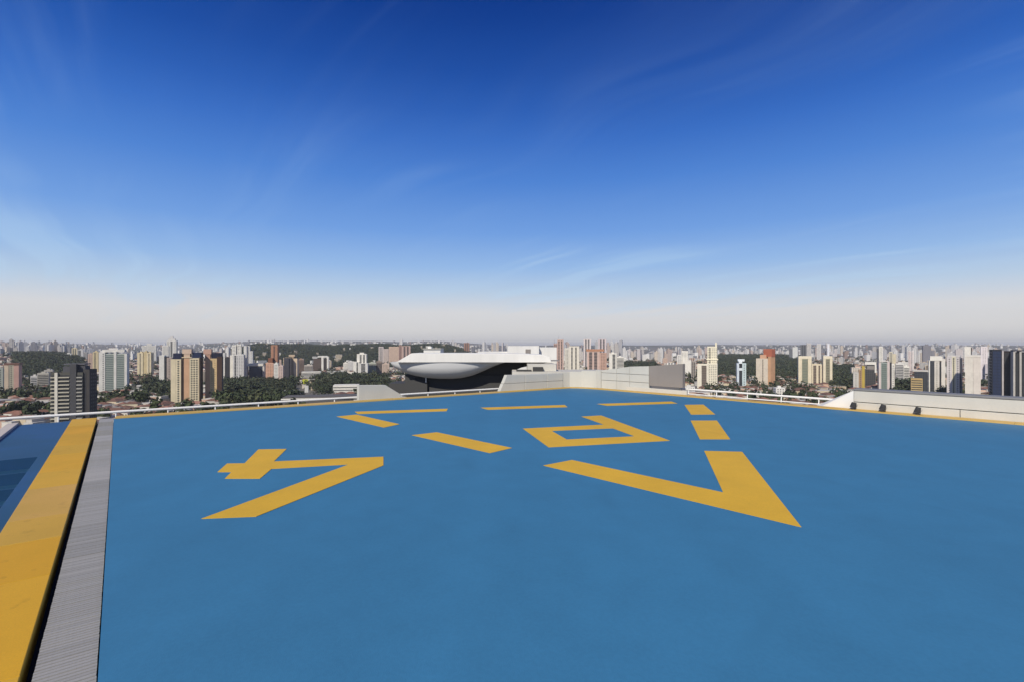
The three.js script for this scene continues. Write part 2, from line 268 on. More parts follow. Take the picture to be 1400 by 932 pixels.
// low parapets beyond the border
function wallGeo(fn, pts, o, thick) {                          // pts: outline in (distance along the edge, height)
  const s = new THREE.Shape(pts.map((p) => new THREE.Vector2(...p))), g = new THREE.ExtrudeGeometry(s, { depth: thick, bevelEnabled: true, bevelSize: 0.008, bevelThickness: 0.008, bevelOffset: -0.008, bevelSegments: 1 });
  const a = g.attributes.position; for (let i = 0; i < a.count; i++) { const p = fn(a.getX(i), o + a.getZ(i)); const y = a.getY(i); a.setXYZ(i, p[0], y, -p[1]); }
  g.computeVertexNormals(); return g;
}
{
  const a = thing('parapet', 'short pale parapet with one slanted end beside the long rail', 'parapet');
  mesh('panel', wallGeo(left, [[5.92, 0.0], [7.42, 0.0], [7.3, 0.12], [6.79, 0.44], [5.92, 0.475]], 0.5, 0.16), M.panelB, a);
  mesh('ledge', wallGeo(left, [[5.9, -0.25], [7.6, -0.25], [7.6, -0.005], [5.9, -0.005]], 0.42, 0.5), M.panel, a);
  const b = thing('parapet', 'pale panelled parapet wrapping the far corner and ending in a grey panel', 'parapet');
  const hts = [[11.3, 0.59], [12.4, 0.585], [13.5, 0.58], [14.35, 0.58]];
  for (let i = 0; i < 3; i++) {
    const x0 = hts[i][0] + 0.006, x1 = hts[i + 1][0] - 0.006;
    mesh('panel', wallGeo(left, i ? [[x0, 0.0], [x1, 0.0], [x1, 0.27], [x0, 0.27]] : [[11.22, 0.0], [x1, 0], [x1, 0.27], [11.36, 0.27]], 0.5, 0.16), M.panelB, b);
    mesh('panel', wallGeo(left, i ? [[x0, 0.282], [x1, 0.282], [x1, hts[i + 1][1]], [x0, hts[i][1]]] : [[11.38, 0.282], [x1, 0.282], [x1, hts[1][1]], [11.54, 0.6]], 0.5, 0.16), M.panelB, b);
  }
  const cr = [left(14.36, 0.5), [2.37, 20.58], [2.85, 20.54], [3.38, 20.2], right(0.72, 0.5)];
  for (let i = 0; i < 4; i++) { const [p, q] = [cr[i], cr[i + 1]], dx = q[0] - p[0], dd = q[1] - p[1], l = Math.hypot(dx, dd), n = [-dd / l * 0.16, dx / l * 0.16]; mesh('panel', slabGeo([p, q, [q[0] + n[0], q[1] + n[1]], [p[0] + n[0], p[1] + n[1]]], 0.6 + i * 0.04, 0.6 + i * 0.04), M.panelB, b); }
  const hr = [[0.74, 0.72], [1.5, 0.82], [2.1, 0.91], [2.95, 0.95]];
  for (let i = 0; i < 3; i++) {
    const [x0, y0] = hr[i], [x1, y1] = hr[i + 1], g = 0.006;
    mesh('panel', wallGeo(right, [[x0 + g, 0.0], [x1 - g, 0.0], [x1 - g, 0.33], [x0 + g, 0.33]], 0.5, 0.16), M.panelB, b);
    mesh('panel', wallGeo(right, [[x0 + g, 0.342], [x1 - g, 0.342], [x1 - g, 0.62], [x0 + g, 0.62]], 0.5, 0.16), M.panelB, b);
    mesh('panel', wallGeo(right, [[x0 + g, 0.632], [x1 - g, 0.632], [x1 - g, y1], [x0 + g, y0]], 0.5, 0.16), M.panelB, b);
  }
  mesh('end_panel', wallGeo(right, [[2.965, 0.24], [4.3, 0.24], [4.3, 1.075], [2.965, 0.955]], 0.5, 0.16), M.greyPanel, b).userData.label = 'dull grey metal end panel';
  mesh('ledge', wallGeo(right, [[2.0, -0.25], [4.5, -0.25], [4.5, 0.16], [2.0, 0.16]], 0.42, 0.07), M.panel, b);
  mesh('ledge', slabGeo([left(11.2, 0.42), left(14.3, 0.42), [2.4, 20.46], [2.9, 20.42], right(0.8, 0.42), right(2.0, 0.42), right(2.0, 0.49), right(0.78, 0.49), [3.1, 20.42], [2.7, 20.56], [2.4, 20.57], left(14.2, 0.49), left(11.2, 0.49)], -0.004, 0.25), M.panel, b);
  const c = thing('parapet', 'long white parapet with grey coping and a sloping end by the floodlights', 'parapet');
  const joints = [9.36, 11.5, 13.0, 15.2, 18, 21, 24];
  for (let i = 0; i < joints.length - 1; i++) {
    const x0 = joints[i] + (i ? 0.006 : 0), x1 = joints[i + 1] - 0.006;
    mesh('kerb_panel', wallGeo(right, [[x0, -0.02], [x1, -0.02], [x1, 0.19], [x0, 0.19]], 0.42, 0.3), M.panel, c);
  }
  for (let s = 9.36; s < 24; s += 5.1) { const e = Math.min(s + 5.095, 24); mesh('panel', wallGeo(right, [[s, 0.205], [e, 0.205], [e, 0.5], [s, 0.5]], 0.45, 0.4), M.panel, c); mesh('coping', wallGeo(right, [[s, 0.503], [e, 0.503], [e, 0.55], [s, 0.55]], 0.43, 0.46), M.coping, c); }
  const v = (p, y) => [p[0], y, -p[1]], pts = [v(right(9.355, 0.45), 0.5), v(right(9.355, 0.86), 0.5), v(right(9.355, 0.43), -0.02), v(right(9.355, 0.86), -0.02), v(right(8.35, 0.80), -0.02), v(right(8.55, 0.44), -0.02)];
  const w = new THREE.BufferGeometry(); w.setAttribute('position', new THREE.Float32BufferAttribute([[0, 4, 5], [0, 1, 4], [0, 5, 2], [1, 3, 4], [0, 2, 3], [0, 3, 1], [2, 5, 4], [2, 4, 3]].flat().flatMap((i) => pts[i]), 3)); w.computeVertexNormals();
  w.setAttribute('uv', new THREE.Float32BufferAttribute(new Array(48).fill(0).map((_, i) => (i * 0.13) % 1), 2));
  mesh('sloping_end', w, M.white, c);
}
{ // floodlights on the border beside the white parapet
  const sets = [[9.41, 'black floodlight on the border at the sloping end of the white parapet'], [10.05, 'black floodlight on the border between two other floodlights'], [10.75, 'black floodlight on the border farthest along the white parapet']];
  for (const [s, label] of sets) {
    const p = right(s, 0.24), g = thing('floodlight', label, 'floodlight', [p[0], 0.022, -p[1]], -Math.atan2(TR[1], TR[0]) * 0 + 0.86, 'floodlights along the deck edge');
    g.scale.setScalar(1.15); const hs = new THREE.CylinderGeometry(0.062, 0.088, 0.11, 4, 1); hs.rotateY(Math.PI / 4); hs.rotateX(0.2); hs.translate(0, 0.1, 0);
    const body = mesh('housing', hs, M.dark, g);
    mesh('lens', new THREE.BoxGeometry(0.075, 0.05, 0.006).rotateX(0.15).translate(0, 0.085, 0.068), M.lens, body);
    mesh('base', new THREE.BoxGeometry(0.12, 0.02, 0.09).translate(0, 0.01, 0), M.dark, g);
    for (const e of [-1, 1]) mesh('bracket', new THREE.BoxGeometry(0.01, 0.1, 0.03).translate(e * 0.06, 0.06, 0), M.dark, g);
  }
}

// ───────────────────────────── the boat-shaped canopy of the neighbouring roof ─────────────────────────────
const at = (px, py, d) => [(px - 700) / F * d, EYE + (472 - py) / F * d, -d];
{
  const D = 36, k = D / F, X = (px) => (px - 700) * k, Y = (py) => EYE + (472 - py) * k;
  const g = thing('canopy', 'boat-shaped white roof canopy with curved grey underside behind the rail', 'canopy', [X(640), Y(541), -D]);
  const x0 = X(531) - X(640), x1 = X(752) - X(640), yb = (py) => Y(py) - Y(541);
  // hull: sections across, deepest at a third of the length
  const HX0 = 531, HX1 = 692, prof = [[531, 495], [535, 501], [541, 504.8], [548, 508], [556, 511.3], [566, 514], [580, 516.6], [597, 518], [615, 518.2], [630, 517], [645, 513.5], [660, 507.5], [674, 501], [684, 497.2], [692, 495]];
  const bottom = (px) => { let i = 0; while (i < prof.length - 2 && px > prof[i + 1][0]) i++; const [a, b] = [prof[i], prof[i + 1]]; return a[1] + (b[1] - a[1]) * (px - a[0]) / (b[0] - a[0]); };
  const NX = 48, NS = 14, pos = [], idx = [], rim = yb(494.5);
  for (let i = 0; i <= NX; i++) { const px = HX0 + (HX1 - HX0) * i / NX, xx = X(px) - X(640), dep = rim - yb(bottom(px)), hw = 1.62 * Math.pow(Math.max(0.0004, Math.sin(Math.PI * clamp((px - 529) / (694 - 529)))), 0.4);
    for (let j = 0; j <= NS; j++) { const t = j / NS * Math.PI; pos.push(xx, rim - dep * Math.pow(Math.sin(t), 0.8), hw * Math.cos(t) - 0.75); } }
  for (let i = 0; i < NX; i++) for (let j = 0; j < NS; j++) { const p = i * (NS + 1) + j, q = p + NS + 1; idx.push(p, p + 1, q, q, p + 1, q + 1); }
  const h = new THREE.BufferGeometry(); h.setAttribute('position', new THREE.Float32BufferAttribute(pos, 3)); h.setIndex(idx); h.computeVertexNormals();
  mesh('underside', h, M.hull, g);
  mesh('fascia', (() => { const s = new THREE.Shape([[546, 494.4], [752, 494.2], [750, 488], [740, 485], [700, 483.6], [640, 483.2], [566, 483.2]].map(([a, b]) => new THREE.Vector2(X(a) - X(640), yb(b)))); const e = new THREE.ExtrudeGeometry(s, { depth: 3.1, bevelEnabled: true, bevelSize: 0.03, bevelThickness: 0.03, bevelSegments: 2 }); e.translate(0, 0.02, -2.2); return e; })(), M.white, g);  // overhang carried forward to throw shade on the dark fin
  // dark-clad fin cut to the outline of the black shade under the pointed end
  mesh('soffit_shade', (() => { const s = new THREE.Shape([[622, 519.6], [624, 516], [648, 511], [664, 503], [680, 495.6], [754, 495], [735, 498], [713, 502.8], [701, 508], [718, 512.6], [690, 514.8]].map(([a, b]) => new THREE.Vector2(X(a) - X(640), yb(b)))); const e = new THREE.ExtrudeGeometry(s, { depth: 1.2, bevelEnabled: false }); e.translate(0, 0, -2.2); return e; })(), M.slate, g);
  // dark walls that carry it
  const w = thing('roof_house', 'dark slate roof house under the boat-shaped canopy', 'roof house', [X(620), Y(560), -D - 0.6]);
  const bx = (a, b, t, bt, z0, z1, nm, m) => mesh(nm, boxGeo(X(a) - X(620), X(b) - X(620), Y(bt) - Y(560), Y(t) - Y(560), z0, z1), m, w);
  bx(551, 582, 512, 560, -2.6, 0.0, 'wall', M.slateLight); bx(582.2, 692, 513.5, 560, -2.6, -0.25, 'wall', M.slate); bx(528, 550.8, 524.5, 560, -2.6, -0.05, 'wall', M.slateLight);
  bx(565, 579, 516.3, 521.3, -0.05, 0.012, 'vent_opening', M.dark);
  bx(579.6, 581, 515, 523, -0.05, 0.03, 'downpipe', M.pipe);
  // pale roof blocks behind the canopy
  const roofs = thing('plant_room', 'white rooftop plant room with one dark square window', 'plant room', [X(730), Y(520), -D - 8]);
  const k2 = (D + 8) / F, X2 = (px) => (px - 700) * k2 - X(730), Y2 = (py) => EYE + (472 - py) * k2 - Y(520);
  const bb = (a, b, t, bt, z0, z1, nm, m) => mesh(nm, boxGeo(X2(a), X2(b), Y2(bt), Y2(t), z0, z1), m, roofs);
  bb(694, 737, 472.5, 540, -4, 0, 'wall', M.white); bb(737.2, 762, 474.5, 540, -4, -0.6, 'wall', M.white); bb(718.5, 725.5, 477, 484.5, -0.1, 0.03, 'window', M.greyPanel); bb(652, 693.8, 480.5, 540, -4, -0.8, 'wall', M.white); bb(690, 764, 491.5, 493, -0.2, 0.5, 'ledge', M.coping);
  const lo = thing('roof_house', 'low white roof house peeping over the white canopy fascia', 'roof house', [X(590), Y(520), -D - 6]);
  const k3 = (D + 6) / F, X3 = (px) => (px - 700) * k3 - X(590), Y3 = (py) => EYE + (472 - py) * k3 - Y(520);
  mesh('wall', boxGeo(X3(579), X3(602), Y3(540), Y3(477), -2, 0), M.white, lo); mesh('chimney', boxGeo(X3(583), X3(588), Y3(477), Y3(473.5), -1.2, -0.6), M.white, lo); mesh('roof', boxGeo(X3(578), X3(603), Y3(477) + 0.004, Y3(476), -2.1, 0.1), M.panel, lo);
  const ter = thing('roof_terrace', 'pale low roof terrace with dark planters past the pointed canopy end', 'terrace', [X(740), Y(540), -D + 3]);
  const k4 = (D - 3) / F, X4 = (px) => (px - 700) * k4 - X(740), Y4 = (py) => EYE + (472 - py) * k4 - Y(540);
  mesh('wall', boxGeo(X4(700), X4(832), Y4(560), Y4(507.5), -3, 0), M.panel, ter); mesh('upper_wall', boxGeo(X4(722), X4(762), Y4(507.4), Y4(498), -3, -0.8), M.panel, ter);
  mesh('planter', boxGeo(X4(729), X4(743), Y4(507.3), Y4(501.5), -0.7, -0.2), M.slate, ter); mesh('planter', boxGeo(X4(706), X4(727), Y4(507.3), Y4(505.4), -0.7, -0.2), M.slate, ter);
}

// ───────────────────────────── city materials and facade builder ─────────────────────────────
const wallMats = new Map();
function wallMat(hex) { if (!wallMats.has(hex)) wallMats.set(hex, new THREE.MeshStandardMaterial({ color: new THREE.Color(hex), map: stainMap, roughness: 0.88 })); return wallMats.get(hex); }
const G = {
  glass: new THREE.MeshStandardMaterial({ color: col(0.035, 0.037, 0.04), roughness: 0.3 }),
  green: new THREE.MeshStandardMaterial({ color: col(0.13, 0.16, 0.14), roughness: 0.3 }),
  blue: new THREE.MeshStandardMaterial({ color: col(0.02, 0.03, 0.07), roughness: 0.3 }),
  brown: new THREE.MeshStandardMaterial({ color: col(0.10, 0.075, 0.06), roughness: 0.5 }),
};
// marks on one face of a block: the face starts at o, runs along t for w metres, is h high and looks along n
function facade(out, face, w, h, style, q) {
  const put = (a, b, y0, y1, proud, list) => { // a piece of the face from a to b
    const bx = new Boxes(); bx.box(a, b, y0, y1, -0.05, proud, 'b'); const g = bx.geometry(); g.applyMatrix4(face); list.push(g);
  };
  const fh = q.fh ?? 3.1, top = h - (q.head ?? 1.6), n = Math.floor((top - 1) / fh);
  if (style === 'grid') {
    const cw = q.cw ?? 3.4, m = Math.max(1, Math.floor((w - 1) / cw)), x0 = (w - m * cw) / 2, ww = q.ww ?? 1.5, wh = q.wh ?? 1.35;
    for (let f = 0; f < n; f++) for (let c = 0; c < m; c++) { if (q.skip?.includes(c)) continue; const cx = x0 + (c + 0.5) * cw, y = top - (f + 0.5) * fh; put(cx - ww / 2, cx + ww / 2, y - wh / 2, y + wh / 2, 0.05, out.glass); }
  } else if (style === 'bands') {
    for (let f = 0; f < n; f++) { const y = top - (f + 0.5) * fh; put(0.5, w - 0.5, y - 0.35, y + 0.95, 0.05, out.glass); put(0.2, w - 0.2, y - 1.45, y - 0.42, q.proud ?? 0.7, out.slab); }
  } else if (style === 'strips') {
    for (const [a, b] of q.at ?? [[0.2, 0.42], [0.58, 0.8]]) { put(a * w, b * w, 1, top, 0.05, out.glass); for (let f = 1; f < n; f++) { const y = top - f * fh; put(a * w, b * w, y - 0.35, y + 0.3, 0.16, out.slab); } }
  } else if (style === 'stripsGrid') {
    for (const [a, b] of q.at) { put(a * w, b * w, 1, top, 0.05, out.glass); for (let f = 1; f < n; f++) { const y = top - f * fh; put(a * w, b * w, y - 0.3, y + 0.25, 0.16, out.slab); } }
    const cw = 3.3, m = Math.floor(w / cw); for (let c = 0; c < m; c++) { const cx = (c + 0.5) * w / m; if (q.at.some(([a, b]) => cx > a * w - 1.2 && cx < b * w + 1.2)) continue; for (let f = 0; f < n; f++) { const y = top - (f + 0.5) * fh; put(cx - 0.65, cx + 0.65, y - 0.6, y + 0.7, 0.05, out.glass); } }
  } else if (style === 'curtain') {
    put(0.6, w - 0.6, 1, top, 0.05, out.glass); for (let f = 1; f < n; f++) { const y = top - f * fh; put(0.6, w - 0.6, y - 0.12, y + 0.12, 0.14, out.slab); } const m = Math.max(2, Math.round(w / 3)); for (let c = 1; c < m; c++) put(0.6 + (w - 1.2) * c / m - 0.08, 0.6 + (w - 1.2) * c / m + 0.08, 1, top, 0.16, out.slab);
  }
}
const byHand = [], clearings = [];
// a building at distance D: each block is [front from px, to px, top at py, colour, {style, side, dp (depth, m), z (set back), base py, glass, slab, part}]
function building(name, label, category, D, yaw, blocks, group) {
  const pm = (blocks[0][0] + blocks[0][1]) / 2, a = yaw * Math.PI / 180 - bearing(pm) * (pm < 700 ? 0.74 : 0.94), R = D / Math.cos(bearing(pm)), xc = (pm - 700) / F * D, gy = ground(xc, D) - 0.5;
  const g = thing(name, label, category, [xc, gy, -D], a, group);
  const s = (px) => { const k = (px - 700) / F; return (k * D - xc) / (Math.cos(a) - k * Math.sin(a)); };
  let reach = 0;
  for (const [p0, p1, top, hex, o = {}] of blocks) {
    const z = -(o.z ?? 0), kd = 1 - z / R, x0 = s(p0) * kd, x1 = s(p1) * kd, dep = (D + (x0 + x1) / 2 / kd * Math.sin(a)) * kd, y1 = EYE + (472 - top) / F * dep - gy, y0 = o.base ? EYE + (472 - o.base) / F * dep - gy : 0, dp = o.dp ?? Math.max(10, (x1 - x0) * 0.8);
    reach = Math.max(reach, Math.abs(x0), Math.abs(x1), dp);
    const m = mesh(o.part ?? 'wall', boxGeo(x0, x1, y0, y1, z - dp, z), wallMat(hex), g); if (o.say) m.userData.label = o.say;
    const out = { glass: [], slab: [] }, w = x1 - x0, h = y1 - y0, T = (x, zz, r) => new THREE.Matrix4().makeTranslation(x, y0, zz).multiply(new THREE.Matrix4().makeRotationY(r));
    if (o.style) facade(out, T(x0, z, 0), w, h, o.style, o);
    const side = o.side === undefined ? (o.style ? 'grid' : null) : o.side;
    if (side) { facade(out, T(x1, z, Math.PI / 2), dp, h, side, { ...o, at: [[0.3, 0.7]] }); facade(out, T(x0, z - dp, -Math.PI / 2), dp, h, side, { ...o, at: [[0.3, 0.7]] }); }
    if (out.glass.length) mesh('window_panes', mergeGeometries(out.glass), G[o.glass ?? 'glass'], g, 'stuff');
    if (out.slab.length) { if (o.each) out.slab.forEach((q) => mesh('balcony', q, wallMat(o.slab ?? hex), g)); else mesh('floor_bands', mergeGeometries(out.slab), wallMat(o.slab ?? hex), g, 'stuff'); }
    if (!o.part && !o.flat) { // parapet rim and a lift house on the roof
      const t = 0.3, rim = [[x0, x1, z - t, z], [x0, x1, z - dp, z - dp + t], [x0, x0 + t, z - dp + t + 0.002, z - t - 0.002], [x1 - t, x1, z - dp + t + 0.002, z - t - 0.002]].map(([p, q, r0, r1]) => boxGeo(p, q, y1 + 0.003, y1 + 1.0, r0, r1));
      mesh('roof_rim', mergeGeometries(rim), wallMat(hex), g);
      if (w > 6 && !o.bare) mesh('lift_house', boxGeo(x0 + w * 0.3, x0 + w * 0.65, y1 + 0.003, y1 + 3.2, z - dp * 0.7, z - dp * 0.35), wallMat(hex), g);
      if (w > 6 && (byHand.length % 2)) { mesh('water_tank', new THREE.CylinderGeometry(1.3, 1.3, 2.2, 10).translate(x0 + w * 0.82, y1 + 1.15, z - dp * 0.5), wallMat('#b9bcc0'), g); mesh('mast', new THREE.CylinderGeometry(0.12, 0.22, 9, 5).translate(x0 + w * 0.22, y1 + 4.5, z - dp * 0.5), M.coping, g); }
    }
  }
  byHand.push([xc, D + reach * 0.5, reach + 7, Math.min(...blocks.map((b) => b[0])) - 3, Math.max(...blocks.map((b) => b[1])) + 3, D]);
  return g;
}
const B = building, W1 = '#e6e2d8', W2 = '#d9d6d0', CR = '#dccdaa', CR2 = '#e0d2b0', PE = '#d2a884', GR = '#a7a49f', DK = '#3d3d40', TA = '#c7b28c';

// ───────────────────────────── towers, from the stair side round to the white parapet ─────────────────────────────
B('apartment_tower', 'grey-green apartment tower beside the beige and pink striped block', 'tower', 830, 0, [[-16, 3.5, 503, '#a9aea2', { style: 'grid' }]]);
B('apartment_tower', 'squat apartment tower striped beige and pink with a brown roof', 'tower', 790, 0, [[5, 11, 499, '#d3bfa4', { dp: 20, flat: 1 }], [11.1, 18, 498, '#b9b19a', { style: 'grid', dp: 19, flat: 1, z: 0.5 }], [18.1, 25, 499, '#c79f90', { dp: 20, flat: 1 }], [4.5, 25.5, 496, '#7d5b4c', { part: 'roof', base: 498.2, dp: 21 }]]);
{ // the striped dark tower: balconies as parts of their own
  const D = 420;
  B('apartment_tower', 'dark tower with rows of pale balconies and one white vertical fin', 'tower', D, -12, [
    [68.5, 95, 510, '#57564f', { style: 'bands', fh: 3.15, dp: 17, proud: 1.1, slab: '#b9b3a2', each: 1, side: null, head: 0.8, bare: 1 }],
    [75, 79, 509, '#d8d2c4', { part: 'fin', dp: 1.4, z: -1.4 }],
    [95.1, 104, 499, '#4a4a4d', { dp: 16, z: -0.6, bare: 1 }],
    [104.1, 112.5, 510, '#57564f', { style: 'bands', fh: 3.15, dp: 15, proud: 0.9, slab: '#a8a59c', each: 1, side: null, head: 0.8, bare: 1 }],
    [112.6, 121, 506, '#43403f', { style: 'strips', at: [[0.25, 0.45]], slab: '#4a4645', dp: 14, z: 1, bare: 1, side: 'grid' }],
    [83, 94.8, 500.5, '#55555a', { part: 'roof_house', dp: 9, z: 3, base: 510 }], [104.3, 113.5, 499.5, '#515155', { part: 'roof_house', dp: 9, z: 3, base: 510 }], [84, 114, 496.6, '#5c5c62', { part: 'roof_slab', dp: 10, z: 2.5, base: 498.2 }]]);
}
B('apartment_block', 'pale stepped apartment block on the wood edge behind the striped dark tower', 'building', 900, 0, [[41, 50, 514, W2, { style: 'bands', dp: 16 }], [50.2, 66, 510, '#c2bcae', { style: 'bands', dp: 16 }], [56, 68, 506, '#b5afa5', { style: 'bands', dp: 12, z: 17 }]]);
B('apartment_tower', 'white apartment tower with grey bays at the edge of the dark wood', 'tower', 1900, 0, [[88, 97, 483, W1, { style: 'strips' }]]);
B('apartment_tower', 'cream apartment tower rising behind the striped dark tower roof', 'tower', 1960, 0, [[97.2, 105, 476, CR2, { style: 'strips' }]]);
B('apartment_tower', 'white tower with dark glass bay beside the cream tower at the wood', 'tower', 1900, 0, [[105.4, 113, 478, W2, { style: 'strips', at: [[0.1, 0.6]] }]]);
B('apartment_tower', 'narrow grey tower beside the white glass bay tower', 'tower', 1850, 0, [[113.5, 118.5, 482, GR, { style: 'grid' }]]);
B('apartment_tower', 'buff tower with pink side strip next to the big white tower', 'tower', 1300, 0, [[119.5, 126, 484, '#cdb2a0', { style: 'grid', dp: 20 }], [126.1, 134, 481, '#d5c49c', { style: 'strips', at: [[0.3, 0.5]], dp: 20 }]]);
B('apartment_tower', 'broad white tower with two tall green glass bays and rounded shoulders', 'tower', 834, 0, [[134.5, 143, 481, W1, { style: 'grid', skip: [0], dp: 24, flat: 1 }], [143.1, 155, 483, '#b9bfb4', { style: 'bands', glass: 'green', proud: 0.5, dp: 22, z: 0.8, flat: 1, side: null }], [155.1, 158.5, 480, W1, { dp: 24, flat: 1 }], [158.6, 169.5, 483, '#b9bfb4', { style: 'bands', glass: 'green', proud: 0.5, dp: 22, z: 0.8, flat: 1, side: null }], [169.6, 173, 483, W1, { dp: 22, flat: 1 }], [138, 169, 477.5, W1, { part: 'roof_house', dp: 16, z: 3, base: 481 }], [147, 160, 475.5, W2, { part: 'roof_house', dp: 8, z: 6, base: 477.5 }]]);
B('apartment_tower', 'cream tower with vertical ribs in front of the white pair', 'tower', 1250, -8, [[187, 195, 482, CR, { style: 'strips', at: [[0.42, 0.6]], dp: 22 }], [195.2, 200, 481, '#cbb98f', { dp: 22, z: 1 }], [200.2, 206, 482, CR, { style: 'strips', at: [[0.4, 0.6]], dp: 20 }]]);
B('apartment_tower', 'bright white stepped tower behind the cream ribbed tower', 'tower', 2150, 0, [[193.5, 201, 473, W1, { style: 'grid', dp: 30 }], [201.2, 213, 472.5, W1, { style: 'grid', dp: 28 }], [200, 207, 469.5, W1, { part: 'roof_house', base: 472.5, dp: 14 }]]);
B('apartment_tower', 'slim white tower with a dark glass strip beside the beige twin towers', 'tower', 955, 0, [[217, 224, 486, W1, { dp: 24, bare: 1 }], [224.1, 227.5, 487, DK, { style: 'curtain', dp: 24, z: 0.8, flat: 1, side: null }], [227.6, 234, 489, '#b9a89b', { style: 'grid', dp: 20, bare: 1 }]]);
B('apartment_tower', 'tallest white tower with a pointed cap behind the beige twin towers', 'tower', 1500, 0, [[221, 230, 472.5, W1, { style: 'grid', dp: 30, bare: 1 }], [227, 240.5, 466, W1, { style: 'stripsGrid', at: [[0.4, 0.6]], dp: 26, z: 2, bare: 1 }], [229, 238.5, 463, W2, { part: 'roof_house', base: 466, dp: 12, z: 6 }], [231.5, 236, 460, W2, { part: 'roof_house', base: 463, dp: 8, z: 8 }]]);
const wnd = { style: 'grid', fh: 3.05, cw: 3.3, ww: 1.9, wh: 1.7, side: null };
B('apartment_tower', 'beige tower with rows of small square windows and dark blue crown', 'tower', 663, -2, [
  [233, 239.5, 490.5, CR2, { dp: 20, flat: 1 }], [239.6, 247, 490.5, CR2, { ...wnd, dp: 20, z: 0.1, flat: 1, cw: 3.4 }], [247.1, 251, 489, '#4c4038', { dp: 19, z: 1.5, flat: 1 }], [251.1, 258.5, 489, PE, { dp: 22, flat: 1 }], [258.6, 271.5, 489, CR2, { ...wnd, dp: 22, z: 0.1, flat: 1, cw: 3.0 }], [271.6, 273, 488, '#6b5a47', { dp: 24, flat: 1 }],  // narrow dark end block carries the shade of the right side in its colour
  [235.5, 247.5, 482.5, '#1d2440', { part: 'crown', base: 490.3, dp: 15, z: 2 }], [261.5, 274, 481.5, '#1f2c4c', { part: 'crown', base: 488.8, dp: 16, z: 3 }], [248.5, 261, 477, '#d9bfa8', { part: 'cap', base: 483, dp: 14, z: 1 }], [250.5, 259, 483.1, '#cbb29b', { part: 'cap', base: 488.8, dp: 12, z: 1.4 }], [248, 261.5, 487.4, '#dcc9a8', { part: 'cornice', base: 488.7, dp: 2, z: -0.6 }]]);
B('apartment_tower', 'peach and beige tower with shade-darkened brown flank and dark blue crown', 'tower', 690, 2, [
  [280, 286.5, 489.5, PE, { dp: 22, flat: 1 }], [286.6, 296, 489.5, '#dcbf8e', { dp: 22, z: 0.3, flat: 1, style: 'grid', ww: 0.7, wh: 0.9, cw: 3.6, side: null, glass: 'brown' }], [296.1, 303, 487, '#4e3a30', { dp: 20, flat: 1 }],  // brown end block: wall tone with right-side shade mixed into the colour
  [288.5, 302.5, 482, '#1b2038', { part: 'crown', base: 489.4, dp: 16, z: 2 }], [277.5, 288.3, 477, '#d0a893', { part: 'cap', base: 484, dp: 14, z: 1 }], [279.5, 287, 484.1, '#c09a84', { part: 'cap', base: 489.4, dp: 12, z: 1.4 }]]);
B('office_tower', 'dark office slab with white edges behind the peach tower', 'tower', 1070, 0, [[303.5, 307, 482, W2, { dp: 24, flat: 1 }], [307.1, 314, 488, '#3a3238', { style: 'curtain', slab: '#4a4048', dp: 24, z: 1, flat: 1 }], [314.1, 318, 485, W1, { dp: 22, flat: 1 }]]);
B('apartment_tower', 'cluster-topped white tower with tall ribs above the tree mass', 'tower', 1060, 0, [[318.2, 333, 485, W2, { style: 'stripsGrid', at: [[0.12, 0.3]], dp: 24, bare: 1 }], [314, 320, 472, W1, { dp: 16, z: 26, bare: 1, style: 'grid' }], [321, 327, 471, W1, { dp: 16, z: 28, bare: 1, style: 'grid' }], [330, 334, 473, W2, { dp: 16, z: 30, bare: 1 }]]);
B('apartment_tower', 'ribbed white tower beside the low dark glass office block', 'tower', 1500, 0, [[333.5, 341, 473, W2, { style: 'strips', dp: 26, bare: 1 }], [341.2, 345, 480, W2, { style: 'grid', dp: 20, bare: 1 }]]);
B('office_block', 'low dark blue glass office block with white roof edge', 'building', 1110, 0, [[332, 337.6, 499, '#6d747b', { style: 'curtain', dp: 22, flat: 1 }], [340, 358, 500, '#39424d', { style: 'curtain', glass: 'blue', dp: 26, flat: 1, slab: '#4b545e' }], [338, 359.5, 496.5, W1, { part: 'roof_band', base: 499.9, dp: 28, z: -0.6 }], [358.6, 361, 500, W2, { dp: 24, flat: 1 }]]);
B('apartment_tower', 'tall terracotta brick tower rising over a lower peach block', 'tower', 1110, -6, [[368.5, 377.5, 472, '#a97d64', { style: 'strips', at: [[0.4, 0.6]], dp: 18, bare: 1, z: 10 }], [363, 373.5, 496, '#d3a78f', { style: 'grid', dp: 9.5 }], [366, 372, 489, '#84553f', { part: 'upper_wall', base: 495.9, dp: 8, z: 1 }]]);
B('apartment_block', 'white and pink apartment block in front of the terracotta tower', 'building', 1080, 0, [[374, 380, 497, W1, { style: 'grid', dp: 16 }], [380.2, 386.5, 500, '#d7c0b4', { style: 'grid', dp: 16 }]]);
B('apartment_tower', 'beige tower with brown window strips above the tree mass', 'tower', 1165, -5, [[387, 397.5, 489, '#d8c2a4', { style: 'strips', at: [[0.72, 0.9]], dp: 22, bare: 1, glass: 'brown' }], [397.6, 401, 487, '#a08d76', { dp: 20, z: 1, flat: 1 }], [401.1, 406, 490, '#d5c0a5', { dp: 20, bare: 1 }], [394, 402, 484.5, '#c9b49a', { part: 'roof_house', base: 487, dp: 10, z: 4 }]]);
B('apartment_block', 'brown and white low apartment block past the beige strip tower', 'building', 1330, 0, [[407, 415, 491, '#9c8575', { style: 'bands', dp: 18 }], [415.5, 427, 499, '#c8beb2', { style: 'bands', dp: 18 }]]);
